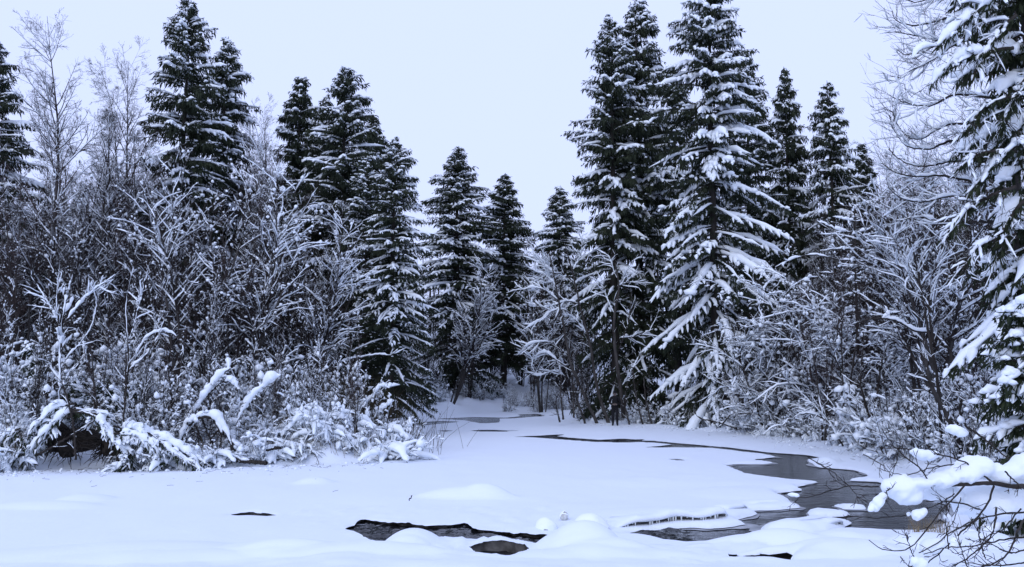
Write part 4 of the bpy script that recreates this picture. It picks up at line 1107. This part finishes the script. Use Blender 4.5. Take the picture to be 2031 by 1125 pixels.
for pts in ([(2010, 60), (1928, 20), (1878, 37), (1818, 50), (1779, 42), (1769, 22)], [(2012, 90), (1928, 30), (1880, 70), (1838, 100), (1796, 108), (1780, 98)], [(2012, 110), (1918, 80), (1848, 120), (1818, 135), (1778, 156)],
            [(2015, 160), (1920, 100), (1848, 78), (1800, 68), (1776, 64)], [(2012, 200), (1898, 188), (1848, 209), (1798, 204), (1770, 192)], [(2015, 300), (1898, 279), (1848, 294), (1798, 289), (1770, 252), (1764, 228)],
            [(2015, 260), (1890, 246), (1825, 276), (1790, 262), (1768, 220)], [(2015, 380), (1880, 350), (1818, 350), (1779, 343), (1748, 324)], [(2015, 330), (1900, 320), (1830, 330), (1790, 320), (1762, 296)], [(2015, 20), (1940, -20), (1870, -12), (1815, 5), (1795, -5)],
            [(2015, 420), (1900, 390), (1830, 400), (1785, 392), (1762, 372)], [(2012, 440), (1880, 440), (1820, 430), (1785, 440)]):
    A.append((Yz(pts, 25.5), .055, .010, dict(snow=.09, part='limb', twigs=46, tl=.95, tw_snow=.22, trop=.10, span=(.02, .9))))
A.append((Yz([(2020, 900), (2018, 500), (2012, 100), (2012, -200)], 26), .14, .10, dict(part='trunk', snow=0, twigs=0)))
limbs('bare_tree', 'bare tree whose long limbs curl up leftward against the sky behind the near conifer', 'tree', (2020, 900, 26), A, 37)

rr = np.random.default_rng(95)
for pts, sw, a, b in (([(2015, -40), (1960, 5), (1905, 50), (1858, 92)], .36, .1, 1), ([(2010, 95), (1935, 108), (1885, 128), (1848, 168)], .27, .3, 1), ([(2045, 262), (1992, 308), (1952, 346), (1918, 384)], .27, .0, 1), ([(2015, 370), (1945, 398), (1905, 430), (1880, 470)], .17, .3, 1),
        ([(2015, 30), (1975, 75), (1945, 120), (1930, 150)], .2, .3, .9), ([(2015, 190), (1965, 205), (1930, 235), (1915, 262)], .17, .3, 1), ([(2015, 300), (1975, 300), (1935, 308), (1908, 330)], .16, .3, 1), ([(2015, 470), (1960, 480), (1925, 505), (1905, 545)], .13, .3, 1),
        ([(2015, -60), (1975, -30), (1930, -25), (1895, -5)], .25, .2, 1), ([(2040, 150), (2020, 180), (1995, 225), (1985, 262)], .18, .2, 1), ([(2030, 400), (2005, 430), (1985, 470), (1975, 520)], .14, .3, 1)):
    o = limb_into(None, 'bough', Yz(pts, 20.6), .05, .015, rr, snow=sw * .66, span=(a, b), twigs=26, tl=.6, trop=-.12, needles=340, tw_snow=.3, up=1.0)
    o.parent = near_conifer; o.location = -near_conifer.location
# young conifers near the shores
bough_spruce('young green conifer with round snow lumps at the right edge, lower down', 2038, 600, 15, nmat='needle_near', seed=71, R=1.0, z0=.3, pw=.3, e_top=.4, e_bot=.05, droop=.4, snow=.95, clump=1.0, gap=3.2, fine=.6, dens=1.6)
def small_spruce(label, px, py, h, dy, tilt=(0, 0), rz=0.0, lift=0):
    o = put_shrub('young', label, px, py, h, rz, 1.0, None, dy, tilt)
    o.location.z += lift
    return o
PROTO['young'] = spruce('young_spruce', '', seed=72, H=3.4, R=1.15, z0=.2, pw=.4, e_top=.5, e_bot=0, droop=.35, snow=.8, clump=.9, gap=3.0, fine=.7)
small_spruce('fallen young spruce lying in the black hollow under the snowy shrubs', 85, 915, 3.0, 1.0, (0.0, 1.25), .1, .25)
small_spruce('dark young spruce leaning over the black hollow', 120, 912, 2.4, 1.5, (0.0, -.5), .5, .1)
small_spruce('young spruce bowed at the shore right of the black hollow', 235, 918, 2.0, .7, (.2, 1.0), 2.9, .2)
small_spruce('young spruce growing by the tip of the left shore', 752, 850, 2.3, 4, (0, 0), 1.0)
small_spruce('little spruce at the river head beside the left bend', 850, 822, 2.2, 2.5)

# ------------------------------------------------------------------ branches reaching in at the lower right
def near_bush():
    r = np.random.default_rng(91)
    t = thing('bare_bush', 'bare dark bush branches with big snow pillows reaching in at the lower right', 'bush', tuple(at(2060, 1180, 8.2)))
    def z5(l): return [(1700 + u / 4.09, 850 + v / 4.09) for u, v in l]
    tw = [(z5([(590,445),(540,360),(480,300),(370,215),(250,80),(200,0)]), 8.0, .007), (z5([(440,170),(350,160),(200,158),(90,150)]), 8.3, .006), (z5([(790,290),(600,320),(450,370),(340,370),(160,320)]), 8.1, .006),
        (z5([(1090,430),(1000,360),(880,280),(760,235),(640,200),(560,130)]), 8.0, .010), (z5([(1110,465),(1060,600),(960,740),(810,870),(700,980),(530,1125)]), 8.0, .010), (z5([(1420,590),(1354,600),(1150,635),(1000,660),(870,610),(740,595),(560,590)]), 8.2, .010),
        (z5([(870,465),(790,560),(640,720),(540,850),(420,970),(300,995),(170,960),(95,905)]), 7.8, .008), (z5([(1420,675),(1354,680),(1160,695),(1000,730),(900,770),(760,840),(620,950),(500,1010)]), 7.8, .009),
        (z5([(1130,640),(1120,760),(1060,900),(900,1050),(760,1125)]), 7.7, .009), (z5([(1420,870),(1354,880),(1200,900),(1040,930),(900,960),(700,970),(540,1020)]), 7.5, .008), (z5([(1420,640),(1354,740),(1300,830),(1240,990),(1100,1100),(900,1140)]), 7.3, .010),
        (z5([(1420,1080),(1354,1090),(1100,1110),(850,1085)]), 7.0, .007), (z5([(790,530),(700,590),(620,630),(540,660)]), 8.1, .006), ([(1743,965),(1684,964),(1658,970),(1625,980),(1596,987),(1575,983)], 8.3, .007), ([(1602,906),(1625,921),(1655,939),(1684,965)], 8.4, .005),
        ([(1684,964),(1700,985),(1702,1000)], 8.3, .004), (z5([(880,-20),(1000,60),(1110,150),(1240,260)]), 8.6, .012), (z5([(1200,350),(1260,410),(1354,490),(1420,520)]), 7.9, .008), (z5([(430,700),(300,715),(150,725),(0,715),(-120,722)]), 8.4, .005),
        (z5([(1300,300),(1210,340),(1140,280)]), 8.3, .005), (z5([(900,1140),(850,1000),(830,930)]), 7.4, .006), (z5([(460,1040),(420,940),(400,840)]), 7.9, .005), (z5([(350,1040),(380,1080),(430,1130)]), 7.8, .005), (z5([(740,980),(720,760),(730,560)]), 7.9, .006), (z5([(1040,1060),(1000,900),(960,760)]), 7.6, .006),
        (z5([(265,482),(200,560),(180,590)]), 8.0, .006), (z5([(350,110),(330,230),(310,305)]), 8.3, .005), (z5([(50,210),(160,270),(240,330),(315,430)]), 8.5, .005), (z5([(840,560),(800,700),(740,840)]), 7.9, .005), (z5([(1330,650),(1180,820),(1050,880),(980,1010)]), 7.6, .007), (z5([(1420,960),(1250,1010),(1130,960),(1000,890)]), 7.2, .007)]
    parts = []
    for pts, Y, rr in tw:
        o = limb_into(None, 'twig', Yz(pts, Y), rr, max(rr * .45, .0025), r, snow=0, twigs=5, tl=.13, wig=.003, n=24, k=5, trop=.02)
        parts.append(o)
    parts.append(limb_into(None, 'branch', [(2110, 975, 7.9), (2060, 968, 7.9), (2000, 963, 8), (1966, 958, 8), (1900, 962, 8), (1820, 963, 8)], .026, .010, r, snow=0, twigs=0, wig=.002))
    for pts, a, b in (([(2290, 1420, 8.3), (2200, 1200, 8.1), (2150, 1060, 8.0), (2110, 975, 7.9)], .035, .026), ([(2290, 1420, 8.3), (2180, 1180, 8.0), (2047, 1015, 7.9)], .03, .012), ([(2290, 1420, 8.3), (2160, 1200, 7.7), (2047, 1060, 7.5)], .03, .012),
            ([(2290, 1420, 8.3), (2130, 1200, 7.4), (2047, 1110, 7.1)], .03, .010), ([(2290, 1420, 8.3), (2190, 1120, 8.2), (2047, 994, 8.2)], .03, .012), ([(2150, 1060, 8.0), (2100, 1010, 7.95), (2047, 970, 7.9)], .016, .009), ([(2160, 1200, 7.7), (2100, 1110, 7.5), (2047, 1006, 7.3)], .018, .010), ([(2130, 1200, 7.4), (2090, 1140, 7.3), (2047, 1084, 7.2)], .016, .008)):
        parts.append(limb_into(None, 'stem', pts, a, b, r, snow=0, twigs=0, wig=.003))
    def pillow(bl, Y, vox=.016):
        """snow lying on the branches: lumps fused to one smooth body"""
        b = MB()
        for px, py, rx, ry in bl:
            c = at(px, py, Y + r.uniform(-.04, .04)); k = Y / F
            blobs(b, [c], [[rx * k, (rx * .5 + ry * .5) * k, ry * k]], r, 3, jit=.0, flat=1)
            b.v[-1] = np.asarray(b.v[-1])
        o = b.obj('snow_pillow', M['snow'], None)
        m = o.modifiers.new('fuse', 'REMESH'); m.mode = 'VOXEL'; m.voxel_size = vox; m.use_smooth_shade = True
        q = o.modifiers.new('soften', 'SMOOTH'); q.factor, q.iterations = .6, 5
        me = bpy.data.meshes.new_from_object(o.evaluated_get(bpy.context.evaluated_depsgraph_get()))
        me.materials.clear(); me.materials.append(M['snow'])
        V = np.empty(len(me.vertices) * 3, np.float32); me.vertices.foreach_get('co', V); V = V.reshape(-1, 3)
        V += (.014 * vnoise(V[:, 0] * 12, V[:, 2] * 12 + V[:, 1] * 9, 4) + .008 * vnoise(V[:, 0] * 34, V[:, 2] * 34 + V[:, 1] * 20, 5))[:, None] * np.array([.6, .5, 1])
        me.vertices.foreach_set('co', V.ravel())
        me.polygons.foreach_set('use_smooth', np.ones(len(me.polygons), bool)); me.update()
        o.modifiers.clear(); o.data = me
        parts.append(o)
    pillow([(1768,966,22,18),(1790,965,32,22),(1835,957,42,12),(1875,951,45,16),(1908,940,36,20),(1932,926,38,24),(1938,914,24,12),(1960,936,36,18),(1990,948,30,14),(2016,938,34,22),(2045,930,45,34),(1803,982,28,20),(1790,975,30,20),(1925,925,28,14)], 8.1)
    pillow([(1850,975,30,20),(1880,980,34,20),(1940,990,50,26),(1975,998,60,34),(2020,985,60,42),(1915,1005,34,16),(1930,1016,12,16),(2060,980,50,40)], 8.35)
    pillow([(1832,901,24,11),(1852,900,14,8),(1815,897,14,8),(1840,908,18,8)], 8.5)
    pillow([(1894,853,20,11),(1908,858,14,9)], 8.7)
    pillow([(1735,1003,13,9),(1743,994,13,9),(1751,986,9,7),(1728,1008,8,6)], 8.0, .010)
    pillow([(1821,1019,13,11),(1829,1017,10,9)], 8.0, .010)
    pillow([(1879,1027,8,9)], 7.9, .010)
    pillow([(1570,981,8,6),(1580,984,6,5)], 8.3, .008)
    pillow([(1894,1075,11,10),(1892,1085,9,8)], 7.6, .010)
    pillow([(1826,1118,14,13),(1815,1112,10,10)], 7.3, .012)
    pillow([(1845,1085,20,14),(1860,1078,16,12)], 7.9, .012)
    pillow([(1802,1021,5,3)], 8.2, .006)
    for o in parts: o.parent = t; o.location = -t.location
near_bush()

# ------------------------------------------------------------------ rocks, stick, grass
def rock(label, px, py, rx, ry, rz, seed, lift=0.0, th=-.05):
    p = on(px, py, .1)
    r = np.random.default_rng(seed)
    V, Fc = ICO[3]
    n = vnoise(V[:, 0] * 1.7 + seed, V[:, 1] * 1.7 + V[:, 2] * 1.3, seed)
    Q = V * (1 + .12 * n)[:, None] * [rx, ry, rz]
    t = thing('boulder', label, 'boulder', (p[0], p[1], .05 + lift))
    a = MB(); a.add(Q * .96, Fc); a.obj('stone', M['rime'], t)
    up = (V[:, 2] > th + .25 * n)[Fc].any(1)
    b = MB(); b.add(Q * 1.02 + np.array([0, .01, .03 * rz]) , Fc[up])
    tag(b.obj('snow_cap', M['snow'], t), kind='stuff')
rock('round icy boulder under a snow cap behind the big foreground hump', 1172, 1050, .31, .30, .30, 1, 0.0, .4)
rock('smaller icy boulder left of the round one, beside the channel', 1082, 1047, .19, .18, .20, 2)
rock('fist sized snowy stone between the two icy boulders', 1119, 1030, .08, .08, .09, 3, .1)
rock('stone showing brown ice under snow at the lower right corner', 1925, 1075, .30, .25, .22, 4)
limb('stick', 'tiny dark stick poking out of the snow on the ice', 'stick', [(812, 993, 18.2), (814, 988, 18.2), (817, 983, 18.2)], .012, .010, 60, snow=0, twigs=0, n=8)

def grass(name, n, xf, h, seed, m='grass', w=.004):
    r = np.random.default_rng(seed)
    px, py, dy = xf(r, n)
    p = on(px, py, .1)[:, :2]
    p = p * ((p[:, 1] + dy) / p[:, 1])[:, None]
    z = ground(p[:, 0], p[:, 1])
    b = np.stack([p[:, 0], p[:, 1], z - .03], 1)
    d = norm(np.stack([r.normal(size=n) * .28, r.normal(size=n) * .28, np.ones(n)], 1))
    mb = MB(); hh = r.uniform(h * .4, h, n)
    P = grow(b, d, hh, 4, -.06, .06, r)
    tubes(mb, P, np.full((n, 1), 1.) * np.array([w, w, w * .8, w * .4]), 3)
    tag(mb.obj(name, M[m]), kind='stuff')
grass('dry_grass', 900, lambda r, n: (x := r.uniform(380, 830, n), np.interp(x, shx, shy) - 2, r.uniform(.1, 4, n)), .75, 1)
grass('thin_shoots', 700, lambda r, n: (x := r.uniform(150, 790, n), np.interp(x, shx, shy) - 2, r.uniform(.1, 5, n)), 1.1, 2, 'twig_red', .005)
grass('brown_brush', 800, lambda r, n: (r.normal(690, 75, n), np.full(n, 912.), r.uniform(1.5, 7, n)), 2.0, 6, 'brush', .007)
grass('dry_reeds', 160, lambda r, n: (r.normal(10, 18, n), np.full(n, 934.), r.uniform(.1, 1.0, n)), .95, 3)
grass('thin_shoots', 500, lambda r, n: (x := r.uniform(1150, 2031, n), np.interp(x, [1090, 1150, 1260, 1400, 1480, 1550, 1620, 1700, 1770, 1830, 1900, 2031], [818, 836, 843, 851, 858, 871, 882, 897, 912, 934, 950, 980]) - 2, r.uniform(.1, 3, n)), 1.0, 4, 'twig', .005)
grass('dry_grass', 120, lambda r, n: (r.normal(1850, 25, n), np.full(n, 1085.), r.uniform(-.3, .6, n)), .4, 5, 'grass', .003)

def litter():
    r = np.random.default_rng(12)
    n = 420
    px = np.concatenate([r.uniform(0, 820, n // 2), r.uniform(1120, 1850, n // 2)])
    e = right_edge0(px)
    p = on(px, e, .1)[:, :2]; p = p * ((p[:, 1] - r.exponential(.9, n)) / p[:, 1])[:, None]
    near = np.minimum.reduce([near_sdf(p, pg) for pg, l in HOLES])
    p = p[near > .15]; n = len(p)
    z = ground(p[:, 0], p[:, 1])
    b = np.stack([p[:, 0], p[:, 1], z + .004], 1)
    a = r.uniform(0, 6.28, n)
    mb = MB()
    tubes(mb, grow(b, np.stack([np.cos(a), np.sin(a), r.uniform(0, .15, n)], 1), r.uniform(.03, .22, n), 3, 0, .15, r), np.full((n, 3), .004), 3)
    tag(mb.obj('fallen_twigs', M['twig']), kind='stuff')
    n = 260
    px = np.concatenate([r.uniform(0, 830, n // 2), r.uniform(1120, 1800, n // 2)])
    p = on(px, right_edge0(px), .1)[:, :2]; p = p * ((p[:, 1] - r.exponential(.5, n)) / p[:, 1])[:, None]
    near = np.minimum.reduce([near_sdf(p, pg) for pg, l in HOLES])
    p = p[near > .3]; n = len(p)
    q = MB(); k = r.uniform(.015, .06, n)
    blobs(q, np.stack([p[:, 0], p[:, 1], ground(p[:, 0], p[:, 1]) + .3 * k], 1), k, r, 1, jit=.35)
    tag(q.obj('snow_crumbs', M['snow']), kind='stuff')
litter()
# ------------------------------------------------------------------ the person among the trunks
def person():
    Y = 49.3
    p = at(1220, 838, Y)
    g = gz(p[0], Y)
    H = at(1220, 775, Y)[2] - g
    t = thing('person', 'person in black coat and dark cap standing between trunks with hands together at the waist', 'person', (p[0], Y, g), -.15)
    k = H / 1.78
    J = {'pelvis': (0, 0, .95, .150), 'belly': (0, 0, 1.10, .150), 'chest': (0, .01, 1.30, .170), 'neckb': (0, .01, 1.46, .085), 'neck': (0, .0, 1.54, .058), 'head': (0, -.01, 1.63, .092), 'crown': (0, .0, 1.71, .085)}
    E = [('pelvis', 'belly'), ('belly', 'chest'), ('chest', 'neckb'), ('neckb', 'neck'), ('neck', 'head'), ('head', 'crown')]
    for s, n in ((-1, 'a'), (1, 'b')):
        J.update({'sh' + n: (.19 * s, .02, 1.42, .082), 'el' + n: (.265 * s, .04, 1.14, .062), 'wr' + n: (.085 * s, -.21, 1.08, .042), 'hd' + n: (.035 * s, -.26, 1.09, .042),
                  'hip' + n: (.095 * s, 0, .90, .115), 'kn' + n: (.105 * s, -.015, .50, .082), 'an' + n: (.11 * s, .02, .10, .058), 'toe' + n: (.125 * s, -.13, .045, .045)})
        E += [('neckb', 'sh' + n), ('sh' + n, 'el' + n), ('el' + n, 'wr' + n), ('wr' + n, 'hd' + n), ('pelvis', 'hip' + n), ('hip' + n, 'kn' + n), ('kn' + n, 'an' + n), ('an' + n, 'toe' + n)]
    ks = list(J)
    me = bpy.data.meshes.new('person_body')
    me.from_pydata([tuple(c * k for c in J[q][:3]) for q in ks], [(ks.index(a), ks.index(b)) for a, b in E], [])
    o = link('body', me)
    o.modifiers.new('skin', 'SKIN')
    for i, q in enumerate(ks): me.skin_vertices[0].data[i].radius = (J[q][3] * k, J[q][3] * k * (.78 if q in ('pelvis', 'belly', 'chest') else 1))
    me.skin_vertices[0].data[0].use_root = True
    sb = o.modifiers.new('sub', 'SUBSURF'); sb.levels = sb.render_levels = 2
    m2 = bpy.data.meshes.new_from_object(o.evaluated_get(bpy.context.evaluated_depsgraph_get()))
    o.modifiers.clear(); o.data = m2
    m2.materials.clear()
    M['coat'] = mat('black_coat', (.010, .010, .012), .85); M['trousers'] = mat('dark_trousers', (.012, .012, .015), .85); M['skin'] = mat('skin', (.15, .118, .105), .6)
    for q in ('coat', 'trousers', 'skin'): m2.materials.append(M[q])
    for f in m2.polygons:
        c = f.center / k
        f.use_smooth = True
        f.material_index = 2 if (c.z > 1.53 or (c.y < -.215 and .9 < c.z < 1.2)) else (1 if c.z < .84 else 0)
    o.parent = t
    # fingers of both hands, folded over each other
    fb = MB()
    for s in (-1, 1):
        for i in range(4):
            a = np.array([.035 * s, -.285, 1.115 - i * .020]); ln = (.07, .078, .072, .058)[i]
            P = np.array([a, a + [-s * ln * .5, -.020, -.004], a + [-s * ln, -.006, -.012]]) * k
            tubes(fb, P, np.array([.0095, .009, .007]) * k, 6)
        a = np.array([.045 * s, -.275, 1.125])
        tubes(fb, np.array([a, a + [-s * .02, -.02, .025], a + [-s * .04, -.03, .03]]) * k, np.array([.011, .010, .008]) * k, 6)
    fb.obj('fingers', M['skin'], o)
    # face: nose, eyes, mouth, ears
    fc = MB(); rr = np.random.default_rng(3)
    for c, sz in (((0, -.105, 1.632), (.014, .02, .024)), ((-.088, 0, 1.635), (.012, .02, .03)), ((.088, 0, 1.635), (.012, .02, .03)), ((0, -.092, 1.585), (.03, .012, .008))):
        blobs(fc, [np.array(c) * k], [np.array(sz) * k], rr, 2, jit=0, flat=1)
    fc.obj('face', M['skin'], o)
    ey = MB()
    for s in (-1, 1): blobs(ey, [np.array([s * .034, -.093, 1.652]) * k], [np.array([.013, .007, .007]) * k], rr, 1, jit=0, flat=1)
    ey.obj('eyes', M['coat'], o)
    cp = MB(); V, Fc = ICO[3]
    q = V * [.103, .108, .10]; q = q[:]; q[:, 2] = np.maximum(q[:, 2], -.01)
    cp.add((q + [0, .0, 1.685]) * k, Fc)
    blobs(cp, [np.array([0, -.11, 1.68]) * k], [np.array([.07, .06, .012]) * k], rr, 2, jit=0, flat=1)
    cp.obj('cap', M['trousers'], t)
person()
for o in list(bpy.data.objects):                       # prototypes that were never placed
    if o.get('label') == '' and o.parent is None:
        for c in list(o.children): bpy.data.objects.remove(c)
        bpy.data.objects.remove(o)
# each of many alike things is told apart by the landmark it stands by and its place in that cluster
MARKS = [(30, 'the left edge spruce'), (170, 'the tall bare birch'), (300, 'the pale birch'), (415, 'the highest left spruce'), (520, 'the smaller left spruce'), (640, 'the slim dark spruce'),
         (725, 'the layered spruce'), (835, 'the river bend spruce'), (960, 'the broad river head spruce'), (1050, 'the bare trunked spruce'), (1140, 'the small distant spruce'), (1300, 'the giant spruces'),
         (1490, 'the snow laden spruce'), (1595, 'the slender spruce'), (1680, 'the ragged spruce'), (1760, 'the short spruce tip'), (1880, 'the curved alder'), (9999, 'the near conifer')]
ORD = ['nearest', 'second nearest', 'third nearest', 'fourth nearest', 'fifth nearest', 'sixth nearest', 'seventh nearest', 'eighth nearest', 'ninth nearest', 'tenth nearest', 'eleventh nearest', 'twelfth nearest']
HEADS = {'frosted trees of the upper left': 'tall frosted tree', 'young trees of the left bank thicket': 'leafless thicket tree', 'slim saplings among the left shore shrubs': 'slim shore sapling', 'bare trees deep in the left wood': 'bare deep wood tree',
         'bare trees on the river head slope': 'bare slope tree', 'young trees of the right bank thicket': 'leafless thicket tree', 'bare trees deep in the right wood': 'bare deep wood tree', 'thin stems beneath the giant spruces': 'thin bare stem',
         'half hidden spruces in the left wood': 'half hidden dark spruce', 'half hidden spruces in the right wood': 'half hidden dark spruce', 'far spruces above the river head': 'far dark spruce',
         'snow bowed shrubs of the left shore': 'low snow bowed shrub', 'snow heaped shrubs back from the left shore': 'snow heaped shrub set back', 'shrubs along the left shore': 'leafless shore shrub', 'taller shrubs of the left bank': 'taller bank shrub', 'shrubs at the river head': 'small snowy shrub',
         'shrubs below the giant spruces': 'small leafless shrub', 'shrubs along the right shore': 'leafless shore shrub', 'snow bowed shrubs of the right shore': 'low snow bowed shrub', 'taller shrubs of the right bank': 'taller bank shrub'}
bins = {}
for o in bpy.data.objects:
    if o.parent is None and o.get('group') in HEADS:
        px = CX + F * o.location.x / (o.location.y * CP)
        bins.setdefault((o['group'], ([m for m in MARKS if px < m[0]] or MARKS[-1:])[0][1]), []).append(o)
for (grp, mark), lst in bins.items():
    lst.sort(key=lambda o: o.location.y)
    for i, o in enumerate(lst):
        side = 'below' if 'shore' in grp or 'shrubs' in grp else ('beside' if 'spruce' in HEADS[grp] or 'thicket' in grp or 'stem' in grp else 'behind')
        tail = '' if len(lst) == 1 else ', %s of its cluster' % (ORD[i] if i < len(lst) - 1 and i < 12 else 'farthest')
        o['label'] = '%s %s %s%s' % (HEADS[grp], side, mark, tail)
for o in bpy.data.objects:
    for k in ('used', 'H'):
        if k in o: del o[k]
